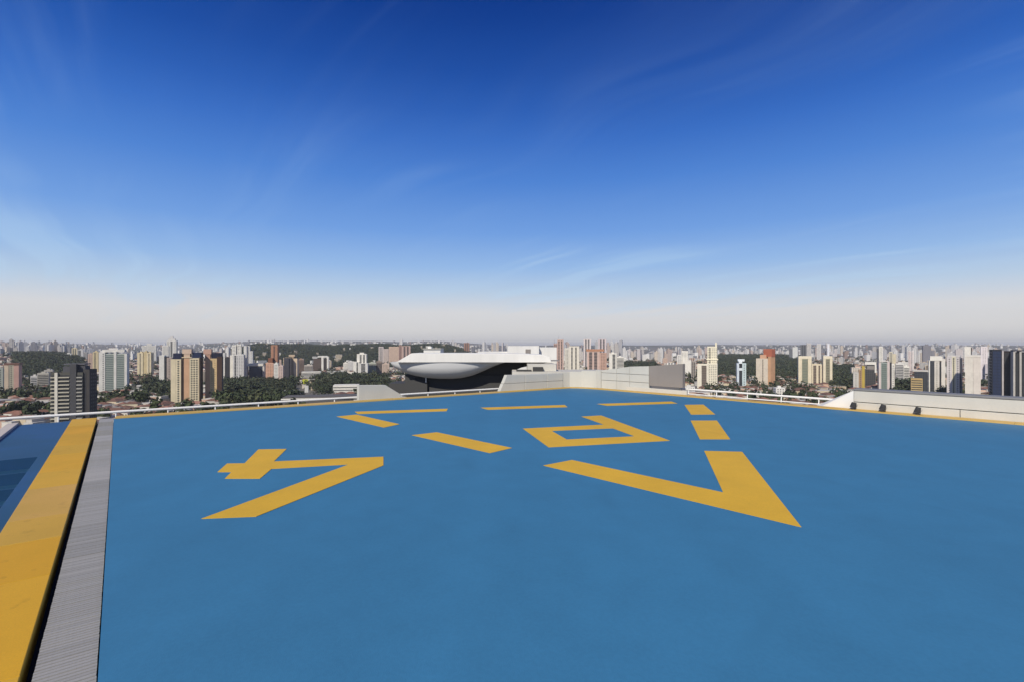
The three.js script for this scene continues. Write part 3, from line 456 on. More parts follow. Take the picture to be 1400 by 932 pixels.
B('office_tower', 'brown glass office tower framed by white vertical fins', 'tower', 1440, 0, [[428, 439, 490, '#57443c', { style: 'curtain', slab: '#6a554b', glass: 'brown', dp: 26, flat: 1 }], [439.1, 442, 488, W1, { dp: 26, flat: 1 }], [442.1, 446.5, 490, '#3f3a38', { dp: 24, flat: 1, z: 1 }], [446.6, 449, 487, W1, { dp: 26, flat: 1 }], [434, 447, 486, W2, { part: 'roof_house', base: 488, dp: 14, z: 6 }]]);
B('apartment_tower', 'white stepped tower with dark balconies rising from low wings', 'tower', 1240, -4, [[487, 500, 484, W1, { style: 'strips', at: [[0.3, 0.5], [0.65, 0.85]], dp: 18, bare: 1, z: 8 }], [483, 491, 494, W1, { style: 'strips', at: [[0.5, 0.8]], dp: 16, flat: 1, z: 0.4 }], [491.2, 502.5, 496, W2, { style: 'strips', at: [[0.2, 0.7]], dp: 16, flat: 1 }], [490.5, 496.5, 481.5, W1, { part: 'roof_house', base: 484, dp: 8, z: 12 }]]);
B('apartment_block', 'low white block with stair tower beside the stepped white tower', 'building', 1500, 0, [[469, 475, 496, W1, { style: 'grid', dp: 16 }], [475.5, 483, 494, W2, { style: 'grid', dp: 16 }]]);
B('apartment_block', 'greenish grey banded block between stepped tower and canopy', 'building', 1300, 0, [[503, 514, 496, '#b4b6a8', { style: 'bands', dp: 16 }], [514.3, 522, 494, '#97887c', { style: 'bands', dp: 18 }], [522.3, 532, 497, '#c9b4a4', { style: 'grid', dp: 16 }]]);
B('apartment_tower', 'pinkish white rounded tower near the canopy tip', 'tower', 2000, 0, [[517.5, 524, 474, '#dccfc9', { style: 'strips', dp: 24, bare: 1 }], [524.2, 531, 477, '#d3c2b8', { style: 'grid', dp: 24, bare: 1 }]]);
B('apartment_tower', 'broad peach tower with a brick red wing above the canopy tip', 'tower', 1900, 0, [[531.5, 545, 474, '#d8bca8', { style: 'grid', dp: 26, bare: 1 }], [545.2, 549, 472, '#b79488', { style: 'strips', dp: 24, bare: 1 }], [549.2, 561, 473, '#c2a59a', { style: 'strips', dp: 24, bare: 1 }]]);
B('apartment_tower', 'small brown tower standing on the skyline over the canopy', 'tower', 3000, 0, [[634.5, 641.5, 468.5, '#a67c66', { dp: 26, style: 'strips', flat: 1 }]]);
B('apartment_tower', 'pink brown ribbed tower just past the white plant room', 'tower', 1000, 0, [[757, 762, 470, '#b79b92', { dp: 22, bare: 1, style: 'strips' }], [762.2, 770.5, 465, '#c9aca0', { style: 'strips', at: [[0.15, 0.35], [0.6, 0.8]], dp: 22, bare: 1 }]]);
B('apartment_tower', 'creamy white tower with pale vertical ribs behind the corner parapet', 'tower', 1150, 0, [[772, 778, 476, '#d9d3c6', { style: 'grid', dp: 22, bare: 1 }], [778.2, 792, 473.5, '#e3dccd', { style: 'strips', at: [[0.2, 0.35], [0.6, 0.75]], dp: 22, bare: 1 }]]);
B('apartment_tower', 'pale pink double tower rising behind the orange roofed tower', 'tower', 1700, 0, [[798, 808, 464, '#dcd0cc', { style: 'strips', dp: 24, bare: 1 }], [818, 829, 464, '#d2c4c4', { style: 'strips', dp: 24, bare: 1 }]]);
B('apartment_tower', 'broad pink tower with an orange roof band behind the corner parapet', 'tower', 1050, 0, [[803, 820, 480, '#cdb2a6', { style: 'strips', at: [[0.15, 0.4], [0.55, 0.8]], dp: 22, flat: 1 }], [820.1, 829.5, 482, '#c3a08f', { style: 'grid', dp: 22, flat: 1 }], [801.5, 826, 477, '#b98668', { part: 'roof_band', base: 479.9, dp: 23, z: -0.5 }]]);
B('apartment_block', 'white apartment block with dark balconies past the orange roofed tower', 'building', 1150, 0, [[833, 843, 483, W1, { style: 'strips', at: [[0.45, 0.85]], dp: 18 }], [843.3, 853, 488, W1, { style: 'bands', dp: 16 }]]);
B('apartment_tower', 'white stepped tower rising behind the grey end panel', 'tower', 1250, -4, [[926, 932, 485, W2, { style: 'grid', dp: 20, bare: 1 }], [932.2, 941, 480, W1, { style: 'grid', dp: 22, bare: 1, z: 1 }], [934, 945.5, 492, W1, { dp: 20, flat: 1, z: -14 }]]);
B('apartment_tower', 'narrow taupe tower between white stepped and cream stepped towers', 'tower', 1000, 0, [[945.5, 951.5, 493.5, '#a39a92', { style: 'strips', dp: 18, bare: 1 }]]);
B('apartment_tower', 'tall cream stepped tower with spire and brown window strip', 'tower', 905, -5, [[953.5, 968.5, 498, '#e4ddcb', { style: 'strips', at: [[0.4, 0.85]], glass: 'brown', slab: '#8c8272', dp: 22, bare: 1, side: 'grid' }], [966, 979.5, 474, '#e6dfc8', { style: 'stripsGrid', at: [[0.2, 0.34]], dp: 20, z: 23, bare: 1 }], [968.7, 981, 497, '#e6dfc9', { style: 'grid', dp: 22, flat: 1 }], [976.5, 978.8, 468, '#e6dfc8', { part: 'spire', base: 474, dp: 3, z: 30 }], [965, 981, 490, '#efe8cf', { part: 'cornice', base: 491.5, dp: 2, z: 22 }]]);
B('office_tower', 'slim blue-white tower with a dark square opening near its top', 'tower', 885, 6, [[1008, 1010.8, 496, '#cdd6de', { dp: 14, flat: 1 }], [1010.9, 1015, 506, '#2a3138', { style: 'curtain', slab: '#39424b', dp: 13, z: 0.8, flat: 1, side: null }], [1015.1, 1020.5, 496, '#c3d2d4', { dp: 14, flat: 1, style: 'grid', side: 'grid' }], [1010.9, 1015, 502.5, '#dfe6ea', { part: 'upper_wall', base: 505.9, dp: 14 }], [1010.9, 1015, 493.5, '#e6ecef', { part: 'upper_wall', base: 496.5, dp: 14 }], [1010.9, 1015, 496.6, '#20252a', { part: 'opening', base: 502.4, dp: 12, z: 1.2 }], [1009.5, 1018.5, 490.5, '#e6ecef', { part: 'cap', base: 493.4, dp: 10, z: 2 }]]);
B('apartment_tower', 'cream tower with a stepped orange red top and shade-toned brown flank', 'tower', 955, -34, [[1034, 1050, 489.5, '#e3d6c2', { style: 'strips', at: [[0.55, 0.62]], glass: 'brown', slab: '#c9b494', dp: 13, flat: 1, side: null }], [1050.2, 1054, 487, '#cfa27c', { dp: 14, flat: 1, z: 0.3 }], [1039, 1047, 484.5, '#dfb08f', { part: 'upper_wall', base: 489.4, dp: 10, z: 1 }], [1043, 1054.5, 476.5, '#b5694f', { part: 'upper_wall', base: 486.9, dp: 11, z: 2.5 }]]);  // tan end block is toned deeper for the side turned from the sun
const gl = (p0, p1, t, D, label, g = 'green') => B('apartment_tower', label, 'tower', D, 3, [[p0, p0 + (p1 - p0) * 0.27, t, '#e2d6bb', { dp: 20, flat: 1 }], [p0 + (p1 - p0) * 0.28, p0 + (p1 - p0) * 0.72, t + 2, '#a8a68c', { style: 'bands', proud: 0.35, glass: g, slab: '#8f8f78', dp: 18, z: 0.6, flat: 1, side: null }], [p0 + (p1 - p0) * 0.73, p1, t, '#e2d6bb', { dp: 20, flat: 1 }], [p0, p1, t - 1.6, '#e8ddc4', { part: 'roof_band', base: t + 1.9, dp: 21, z: -0.3 }]]);
gl(1092, 1110, 488, 1000, 'cream framed tower with broad green glass bay across from its narrower twin'); gl(1126, 1138.5, 488, 970, 'narrower cream framed tower with brown glass bay', 'brown');
B('apartment_block', 'lower cream block with brown strips between the two framed towers', 'building', 990, 3, [[1110.5, 1125.5, 498, '#dccfb6', { style: 'strips', at: [[0.12, 0.4], [0.6, 0.75]], glass: 'brown', slab: '#9f927d', dp: 18, bare: 1 }]]);
B('office_tower', 'dark striped tower standing behind the broad framed tower', 'tower', 1700, 0, [[1095, 1103, 471, '#6f7074', { style: 'strips', dp: 24, flat: 1, bare: 1 }], [1103.3, 1109.5, 469.5, '#c9c5c2', { style: 'grid', dp: 24, bare: 1 }]]);
B('apartment_tower', 'thin white tower in the gap between the two framed towers', 'tower', 2400, 0, [[1117, 1123, 470, '#d4d0cc', { dp: 22, bare: 1, style: 'grid' }]]);
B('apartment_tower', 'needle-thin white tower over the narrower framed tower', 'tower', 1900, 0, [[1131.5, 1134.5, 469.5, '#e6e6ea', { dp: 10, flat: 1 }]]);
B('apartment_tower', 'pale round-edged tower with dark flank on the wood edge', 'tower', 2300, -8, [[1084, 1091, 474.5, '#d6d6d2', { dp: 26, bare: 1 }], [1079, 1083.8, 477, '#6b6d72', { dp: 24, bare: 1 }]]);
B('apartment_block', 'pale grey slab block just over the sloping parapet end', 'building', 820, 0, [[1167, 1174.5, 508.5, '#c3c0b8', { style: 'grid', ww: 0.9, dp: 16, flat: 1 }], [1174.7, 1179, 505, '#a88a6c', { dp: 18, z: 3, flat: 1, style: 'grid' }], [1179.2, 1183, 500, '#b9a24f', { dp: 18, z: 5, flat: 1 }]]);
B('office_block', 'white arched office block framing dark glass behind the white parapet', 'building', 900, 0, [[1183.3, 1198, 504, '#77706c', { style: 'curtain', slab: '#8a827c', dp: 20, flat: 1 }], [1183, 1198.6, 494.5, W1, { part: 'roof_band', base: 498, dp: 21, z: -0.4 }], [1186, 1196, 498.1, '#8d8782', { part: 'upper_wall', base: 503.9, dp: 16, z: 2 }], [1196.4, 1198.8, 498.1, W1, { part: 'upper_wall', base: 509, dp: 18, z: -0.3 }]]);
B('apartment_tower', 'white slab tower with dark edge above the arched office block', 'tower', 1500, 0, [[1199.5, 1202, 476, '#55565c', { dp: 20, flat: 1 }], [1202.2, 1207.5, 474, W1, { style: 'grid', dp: 22, bare: 1 }]]);
B('apartment_tower', 'tower with grey-green glass front edged in pinkish white', 'tower', 800, 4, [[1202, 1205, 495, '#cfc3bd', { dp: 18, flat: 1 }], [1205.1, 1213.5, 495, '#9fa8a2', { style: 'curtain', glass: 'green', slab: '#a9b1ab', dp: 18, z: 0.4, flat: 1, side: null }], [1213.6, 1217, 494, '#cdbfba', { dp: 18, flat: 1 }], [1217.1, 1219.6, 495, '#2d2d33', { dp: 17, z: 1.2, flat: 1 }], [1219.7, 1223.5, 497, W1, { style: 'grid', dp: 16, flat: 1 }], [1203, 1215.5, 492.8, '#d8d2cc', { part: 'roof_band', base: 493.9, dp: 14, z: 2 }]]);
B('apartment_tower', 'small cream tower above the glass fronted tower', 'tower', 1700, 0, [[1216, 1221, 481, '#ddd4bd', { style: 'strips', dp: 18, bare: 1 }], [1221.2, 1225.5, 484, '#d3c7ab', { dp: 16, bare: 1 }]]);
B('apartment_tower', 'pink and white twin slab tower over the balcony blocks', 'tower', 1500, 0, [[1242.5, 1246, 480, '#dccdc8', { style: 'grid', dp: 18, bare: 1 }], [1246.8, 1250, 480, '#e3dad6', { style: 'grid', dp: 18, bare: 1 }]]);
B('apartment_block', 'white terraced apartment block with rows of balconies', 'building', 960, 0, [[1225, 1236, 497, W2, { style: 'bands', dp: 18 }], [1236.3, 1244, 501, W1, { style: 'bands', dp: 18 }]]);
B('apartment_block', 'tan brick block with a grid of pale frames behind the parapet', 'building', 690, 0, [[1246, 1262, 517, '#bda06a', { style: 'bands', proud: 0.25, slab: '#c9b283', dp: 18, flat: 1 }]]);
B('office_block', 'dark flank block between the tan brick block and white-roofed tower', 'building', 760, 0, [[1252, 1270, 507.5, '#4d5058', { style: 'curtain', slab: '#6a6d74', dp: 18, flat: 1, z: 22 }], [1250, 1271, 505.8, '#cfcac2', { part: 'roof_band', base: 507.4, dp: 20, z: 21 }]]);
B('apartment_tower', 'tower with a white roof fascia and dark vertical glass strips', 'tower', 800, 0, [[1270.5, 1272, 492, W1, { dp: 18, flat: 1 }], [1272.1, 1278, 493, '#50545c', { style: 'curtain', slab: '#6b6e75', dp: 17, z: 0.8, flat: 1, side: null }], [1278.1, 1285, 493, '#d2ccc2', { style: 'grid', ww: 0.9, dp: 18, flat: 1 }], [1285.1, 1287.5, 494, '#2f2f33', { dp: 17, z: 1, flat: 1 }], [1287.6, 1293, 490, '#dcd6cc', { dp: 18, flat: 1 }], [1272, 1289, 486.5, W1, { part: 'roof_band', base: 492.5, dp: 16, z: -0.4 }]]);
B('apartment_tower', 'lilac white tower with fine vertical piers and dark flank', 'tower', 700, -8, [[1295, 1302, 487.5, '#d3cccb', { style: 'grid', ww: 1.1, cw: 2.6, dp: 18, flat: 1, side: null }], [1302.1, 1307.5, 487, '#d9d2ba', { dp: 18, flat: 1, style: 'strips', at: [[0.3, 0.6]], slab: '#c9c2aa', side: null }], [1307.6, 1312.5, 487.5, '#cdc6c4', { style: 'grid', ww: 1.1, cw: 2.6, dp: 18, flat: 1, side: null }], [1312.6, 1314.5, 489, '#4a4a52', { dp: 19, flat: 1 }], [1296, 1313, 485.5, '#ded8d2', { part: 'roof_band', base: 486.9, dp: 17, z: 0.3 }]]);
B('apartment_tower', 'plain off-white windowless slab tower behind the parapet', 'tower', 650, -3, [[1320, 1331, 487.5, '#ddd6cb', { dp: 18, flat: 1 }], [1331.3, 1341.5, 487.5, '#dbd2c8', { dp: 18, flat: 1, z: 0.15 }], [1320, 1341.5, 485, '#e2dcd2', { part: 'roof_band', base: 487.4, dp: 18.6, z: -0.3 }]]);
B('apartment_tower', 'bright white tower peeping over the windowless slab tower', 'tower', 1300, 0, [[1319, 1328, 474, W1, { dp: 20, bare: 1 }], [1328.2, 1329.5, 475, '#403c3c', { dp: 18, flat: 1 }]]);
B('apartment_tower', 'pinkish white tower with stepped top beside the navy tower', 'tower', 1100, 0, [[1341.5, 1351, 474, '#e2d9da', { style: 'grid', ww: 0.9, dp: 20, bare: 1 }], [1347, 1350.8, 497, '#c4bcc0', { dp: 12, z: -13, flat: 1 }]]);
B('office_tower', 'grey glass office block with a white flagged roof by the navy tower', 'tower', 760, 0, [[1352, 1361, 489, '#50545c', { style: 'grid', glass: 'blue', dp: 18, flat: 1 }], [1352.5, 1360.5, 486, '#b9b8bd', { part: 'roof_house', base: 488.9, dp: 8, z: 4 }]]);
B('office_tower', 'navy black glass tower with one white vertical edge', 'tower', 520, 4, [[1357, 1370.5, 477.5, '#22262f', { style: 'curtain', glass: 'blue', slab: '#2b303a', dp: 20, flat: 1 }], [1370.6, 1373, 479, '#b9b3b2', { dp: 20, flat: 1 }], [1373.1, 1384.5, 479.5, '#2d2526', { style: 'curtain', slab: '#3a3132', dp: 20, z: 0.6, flat: 1 }]]);
B('office_tower', 'dark tower with white vertical fins at the parapet end', 'tower', 500, 4, [[1386, 1388.8, 480, '#b9b4ad', { dp: 18, flat: 1 }], [1388.9, 1394.5, 481, '#2b2a2c', { style: 'curtain', slab: '#3d3b3c', dp: 17, z: 1, flat: 1, side: null }], [1394.6, 1397.5, 480, '#b5b0aa', { dp: 18, flat: 1 }], [1397.6, 1408, 481, '#2b2a2c', { style: 'curtain', slab: '#3d3b3c', dp: 17, z: 1, flat: 1, side: null }], [1386, 1408, 478.3, '#45434a', { part: 'roof_band', base: 479.9, dp: 18, z: -0.3 }]]);
// long low sheds and roofs just past the rail
B('warehouse', 'long grey shed roof with a white gutter line past the rail', 'building', 640, -3, [[386, 492, 541.5, '#5f5c5b', { dp: 30, flat: 1 }], [384, 492, 543.5, W1, { part: 'gutter', base: 545.2, dp: 1.5, z: -1.5 }]]);
B('warehouse', 'white flat-roofed hall with dark openings behind the grey shed', 'building', 800, 0, [[455, 490, 526, W1, { dp: 26, flat: 1, style: 'bands', fh: 4.5, proud: 0.2, side: null }]]);
B('warehouse', 'pale low hall with chimney in front of the tree mass', 'building', 760, 0, [[385, 408, 534, '#bdb7ab', { dp: 22, flat: 1 }], [416, 421, 527, '#d9d6d0', { part: 'chimney', base: 536, dp: 6, z: 2 }]]);
B('warehouse', 'white long flat roof among trees below the brown glass tower', 'building', 1150, 0, [[412, 438, 507.5, W1, { dp: 18, flat: 1, style: 'bands', side: null }]]);
B('warehouse', 'grey-white long roof at the foot of the wooded ridge', 'building', 1300, 0, [[448, 474, 507, '#c9c7c2', { dp: 20, flat: 1 }]]);
B('billboard', 'bright yellow-green hoarding on a low roof among the trees', 'hoarding', 1020, 0, [[413, 421, 518, '#c6cc3c', { part: 'board', base: 524, dp: 0.6 }], [412, 422, 524, '#b9b3a8', { dp: 8, flat: 1, z: 0.7 }]]);
B('warehouse', 'wide tan roofed market hall by the foot of the big white tower', 'building', 760, 0, [[141, 172, 540, '#cfc3ad', { dp: 16, flat: 1, style: 'bands', side: null, proud: 0.2 }]]);
B('school_block', 'long white two-storey block among trees before the slim white tower', 'building', 920, 0, [[186, 212, 526, '#d7d4ce', { dp: 12, flat: 1, style: 'bands', proud: 0.3, side: null }]]);

// landmarks that the smaller things are described by: bearing (as a photograph column), distance, words
const marks = [[15, 790, 'the beige and pink striped tower'], [95, 420, 'the striped dark tower'], [153, 834, 'the broad white tower'], [197, 1250, 'the cream ribbed tower'], [225, 955, 'the slim white tower'], [252, 663, 'the beige window-grid tower'], [291, 690, 'the peach and brown tower'], [325, 1060, 'the ribbed white towers'], [349, 1110, 'the dark blue glass block'], [372, 1110, 'the terracotta tower'], [396, 1165, 'the beige strip tower'], [438, 1440, 'the brown glass tower'], [493, 1240, 'the white stepped tower'], [518, 1300, 'the banded grey block'], [545, 1900, 'the broad peach tower'], [440, 640, 'the long grey shed'], [472, 800, 'the white hall'], [640, 1200, 'the boat-shaped canopy'], [765, 1000, 'the pink brown ribbed tower'], [785, 1150, 'the creamy ribbed tower'], [815, 1050, 'the orange roofed tower'], [843, 1150, 'the white balcony block'], [890, 1200, 'the corner parapet'], [938, 1250, 'the grey end panel'], [968, 905, 'the cream spire tower'], [1014, 885, 'the blue-white tower'], [1045, 955, 'the orange topped tower'], [1101, 1000, 'the broad framed tower'], [1132, 970, 'the narrower framed tower'], [1174, 820, 'the pale slab block'], [1190, 900, 'the white arched block'], [1212, 800, 'the glass fronted tower'], [1235, 960, 'the terraced balcony block'], [1254, 690, 'the tan brick block'], [1281, 800, 'the white fascia tower'], [1305, 700, 'the lilac white tower'], [1331, 650, 'the windowless slab tower'], [1365, 520, 'the navy glass tower'], [1395, 500, 'the white finned dark tower']];
const nearMark = (px, d) => marks.reduce((b, m) => { const q = Math.abs(m[0] - px) + (d ? 25 * Math.abs(Math.log(d / m[1])) : 0); return q < b[0] ? [q, m] : b; }, [1e9, null])[1];
const landmark = (px) => nearMark(px)[2];
const where = (px, d) => { const m = nearMark(px, d); return `${Math.abs(m[0] - px) > 14 ? 'beside' : d < m[1] - 15 ? 'in front of' : 'behind'} ${m[2]}`; };

// ───────────────────────────── far towers along the skyline ─────────────────────────────
const farMap = [0, 1, 2].map((k) => dataTexture(256, (u, v) => { // tile of 18 by 18 m: six storeys of small windows seen from kilometres away
  const fx = (u * (k === 1 ? 4 : 6)) % 1, fy = (v * 6) % 1, w = k === 2 ? (Math.floor(u * 6) % 2 === 0 && fx > 0.1 && fx < 0.9) : fx > 0.28 && fx < 0.74, g = (hash2(Math.round(u * 256), Math.round(v * 256), 6) - 0.5) * 14, c = w && fy > 0.28 && fy < 0.72 ? 96 + 60 * hash2(Math.floor(u * 6), Math.floor(v * 6), 7) : 236; return [c + g, c + g, c + g + 2];
}, 1 / 18));
const farCols = ['#dcd9d4', '#e4e1db', '#d0c9c0', '#d9cbb8', '#c9b6aa', '#bdbcbd', '#d6cdc8', '#8f8d92'];
const farMats = farCols.flatMap((c) => farMap.map((m) => new THREE.MeshStandardMaterial({ color: new THREE.Color(c), map: m, roughness: 0.9 })));
const farWords = ['light grey', 'white', 'warm grey', 'cream', 'pinkish brown', 'mid grey', 'pale pink', 'dark grey'];
const hit = (x, d, r) => byHand.some(([bx, bd, br]) => Math.hypot(x - bx, d - bd) < br + r);
{
  const r = rng(2024), zones = [[-6, 72, 462, 475, 2500, 3000, 52], [62, 100, 470, 478, 2700, 3300, 12], [100, 232, 474, 480, 2600, 3400, 20], [300, 350, 473, 480, 2200, 2600, 8], [545, 625, 465, 471, 4200, 5200, 20], [620, 700, 467, 474, 3800, 5000, 14], [768, 852, 464, 476, 2400, 3400, 16], [850, 935, 471, 481, 2300, 3600, 38], [925, 1000, 472, 481, 3000, 4600, 20], [985, 1095, 474, 482, 3100, 5200, 34], [1095, 1205, 471, 481, 2600, 4600, 36], [1200, 1262, 470, 484, 1900, 3600, 30], [1258, 1362, 469, 482, 1700, 3600, 46], [1352, 1420, 472, 481, 2200, 3600, 16]];
  const extra = []; let made = 0;
  for (const [p0, p1, t0, t1, d0, d1, n] of zones) { const hubs = Array.from({ length: Math.ceil((p1 - p0) / 24) }, (_, k, m = Math.ceil((p1 - p0) / 24)) => [p0 + (k + r()) / m * (p1 - p0), d0 + r() * (d1 - d0), r() * 0.45]);
   for (let i = 0; i < n; i++) {
    const hub = hubs[Math.floor(r() * hubs.length)], loose = r() < 0.3, px = loose ? p0 + r() * (p1 - p0) : hub[0] + (r() + r() - 1) * 13, d = loose ? d0 + r() * (d1 - d0) : hub[1] + (r() - 0.5) * 300, x = (px - 700) / F * d, t = t0 + clamp(Math.pow(r(), 1.05) + (loose ? 0.3 : hub[2] - 0.12)) * (t1 - t0), gy = ground(x, d) - 1;
    const w = 10 + r() * 11, dp = 10 + r() * 9, h = Math.max(26, EYE + (472 - t) / F * d - gy);
    if (hit(x, d, w * 0.5)) continue;
    const b = new Boxes(); b.box(-w / 2, w / 2, 0, h, -dp / 2, dp / 2, 'bd'); b.box(-w * 0.18, w * 0.2, h, h + 3 + r() * 4, -dp * 0.25, dp * 0.2, 'd'); if (r() < 0.25) b.box(w / 2 + 0.02, w / 2 + 5 + r() * 6, 0, h * (0.75 + r() * 0.2), -dp / 2 + 1, dp / 2 - 1, 'bd');
    const c = Math.floor(Math.pow(r(), 1.3) * 8), m = mesh('distant_tower', b.geometry(), farMats[c * 3 + Math.floor(r() * 3)], scene); m.position.set(x, gy, -d); m.rotation.y = -bearing(px) + (r() - 0.5) * 0.9;
    tag(m, `${farWords[c]} far tower on the skyline behind ${landmark(px)}`, 'tower', `${farWords[c]} skyline towers behind ${landmark(px)}`); made++;
  } }
}
// mid-rise blocks of the nearer streets, each with its own windows and lift house
const edgeAt = (px) => { const e = [[-100, 604], [100, 578], [155, 572], [360, 557], [500, 548], [545, 541], [555, 520], [685, 505], [700, 508], [830, 503], [933, 500], [936, 541], [1125, 556], [1130, 548], [1165, 534], [1400, 542], [1500, 546]]; let i = 0; while (i < e.length - 2 && px > e[i + 1][0]) i++; return e[i][1] + (e[i + 1][1] - e[i][1]) * (px - e[i][0]) / (e[i + 1][0] - e[i][0]); };
const rise = { '#e2dfd8': 'white', '#d4cabb': 'beige', '#c7c4bf': 'light grey', '#cfb3a0': 'pinkish', '#b9ab97': 'tan' };
{
  const r = rng(404), kinds = Object.keys(rise); let n = 0, tries = 0;
  while (n < 150 && tries++ < 4000) {
    const px = -20 + r() * 1440, d = 700 + Math.pow(r(), 0.9) * 1500, x = (px - 700) / F * d, gy = ground(x, d) - 0.5, h = 9 + Math.pow(r(), 2) * 24, w = 12 + r() * 16, dp = 10 + r() * 8;
    const py = 472 + (EYE - gy) / d * F, top = 472 + (EYE - gy - h) / d * F; if (inWood(px, d) || hit(x, d, w * 0.6) || top > edgeAt(px) - 2 || py > edgeAt(px) + 20 || top < 478 || (h > 10 && byHand.some((b) => b[3] !== undefined && px + w / d * 342 > b[3] && px - w / d * 342 < b[4] && d < b[5]))) continue;
    const hex = kinds[Math.floor(r() * kinds.length)], g = thing('mid_rise_block', `${rise[hex]} ${h < 15 ? 'low' : 'tall'} mid-rise block ${where(px, d)}`, 'building', [x, gy, -d], -bearing(px) + (r() - 0.5) * 1.0, `${rise[hex]} ${h < 15 ? 'low' : 'tall'} mid-rise blocks ${where(px, d)}`);
    mesh('wall', boxGeo(-w / 2, w / 2, 0, h, -dp, 0), wallMat(hex), g); const out = { glass: [], slab: [] }, T = (a, z, t) => new THREE.Matrix4().makeTranslation(a, 0, z).multiply(new THREE.Matrix4().makeRotationY(t)), st = ['grid', 'bands', 'grid', 'strips'][Math.floor(r() * 4)];
    facade(out, T(-w / 2, 0, 0), w, h, st, { head: 0.8 }); facade(out, T(w / 2, 0, Math.PI / 2), dp, h, 'grid', { head: 0.8 }); facade(out, T(-w / 2, -dp, -Math.PI / 2), dp, h, 'grid', { head: 0.8 });
    if (out.glass.length) mesh('window_panes', mergeGeometries(out.glass), G.glass, g, 'stuff'); if (out.slab.length) mesh('floor_bands', mergeGeometries(out.slab), wallMat(hex), g, 'stuff');
    mesh('lift_house', boxGeo(-w * 0.2, w * 0.15, h + 0.003, h + 2.6, -dp * 0.7, -dp * 0.35), wallMat(kinds[Math.floor(r() * kinds.length)]), g);
    byHand.push([x, d + dp / 2, w * 0.5]); n++;
  }
}
{ // villas and small blocks scattered on the wooded ridge
  const r = rng(818);
  for (let i = 0; i < 60; i++) {
    const px = 335 + r() * 290, d = 1800 + r() * 1400, x = (px - 700) / F * d; if (hit(x, d, 10)) continue;
    const w = 8 + Math.pow(r(), 2) * 26, h = 8 + Math.pow(r(), 2) * 16, dp = 12, tan = r() < 0.45, g = thing('ridge_house', `${tan ? 'tan' : 'white'} building among the trees of the ridge behind ${landmark(px)}`, 'building', [x, ground(x, d) - 1, -d], -bearing(px) + (r() - 0.5) * 0.8, `${tan ? 'tan' : 'white'} ridge buildings behind ${landmark(px)}`);
    mesh('wall', boxGeo(-w / 2, w / 2, 0, h, -dp, 0), wallMat(tan ? '#b9ab97' : '#e2dfd8'), g); const out = { glass: [], slab: [] }; facade(out, new THREE.Matrix4().makeTranslation(-w / 2, 0, 0), w, h, 'grid', { head: 0.8 }); mesh('window_panes', mergeGeometries(out.glass), G.glass, g, 'stuff'); mesh('roof', boxGeo(-w / 2 - 0.3, w / 2 + 0.3, h + 0.003, h + 0.7, -dp - 0.3, 0.3), wallMat('#c7c4bf'), g);
    byHand.push([x, d + 6, w * 0.5 + 5]); 
    clearings.push([px, d, w]);
  }
}
// ───────────────────────────── houses ─────────────────────────────
const roofMats = [['#8d6555', 'terracotta'], ['#75574b', 'brown tiled'], ['#a8a49e', 'grey sheet'], ['#cbc7c0', 'pale flat'], ['#a07868', 'pinkish tiled']].map(([c, n]) => [new THREE.MeshStandardMaterial({ color: new THREE.Color(c), map: stainMap, roughness: 0.95 }), n, new THREE.Color(c)]);
const houseWalls = [['#ddd8ce', 'white'], ['#d2c3a8', 'cream'], ['#c3bdb4', 'grey'], ['#d0ae98', 'salmon']];
function hipRoof(w, d, h, flat) { // flat roofs get a low slab
  const b = new Boxes(); if (flat) { b.box(-w / 2 - 0.2, w / 2 + 0.2, 0, 0.4, -d / 2 - 0.2, d / 2 + 0.2); return b.geometry(); }
  const x = w / 2 + 0.5, z = d / 2 + 0.5, k = Math.max(0.1, x - z), P0 = [-x, 0, z], P1 = [x, 0, z], P2 = [x, 0, -z], P3 = [-x, 0, -z], Ra = [-k, h, 0], Rb = [k, h, 0], s = Math.hypot(h, z), n1 = [0, z / s, h / s], n2 = [h / s, z / s, 0];
  b.quad(P0, P1, Rb, Ra, n1, w, s); b.quad(P2, P3, Ra, Rb, [0, n1[1], -n1[2]], w, s); b.quad(P1, P2, Rb, Rb, n2, d, s); b.quad(P3, P0, Ra, Ra, [-n2[0], n2[1], 0], d, s); return b.geometry();
}
const unitHouses = [[10, 8, 5.5], [13, 9, 6], [8, 8, 3.4], [16, 10, 6.5], [9, 12, 4.2]].map(([w, d, h]) => {
  const wins = new Boxes(); for (let f = 0; f < (h > 5 ? 2 : 1); f++) for (let c = 0; c < Math.floor(w / 3.2); c++) { const x = -w / 2 + (c + 0.5) * w / Math.floor(w / 3.2); wins.box(x - 0.7, x + 0.7, 1 + f * 2.7, 2.3 + f * 2.7, d / 2 - 0.05, d / 2 + 0.04, 'b'); }
  return { w, d, h, wall: boxGeo(-w / 2, w / 2, -2, h, -d / 2, d / 2, 'd'), win: wins.geometry(), roofs: [hipRoof(w, d, 2.1), hipRoof(w, d, 2.1, true)] };
});
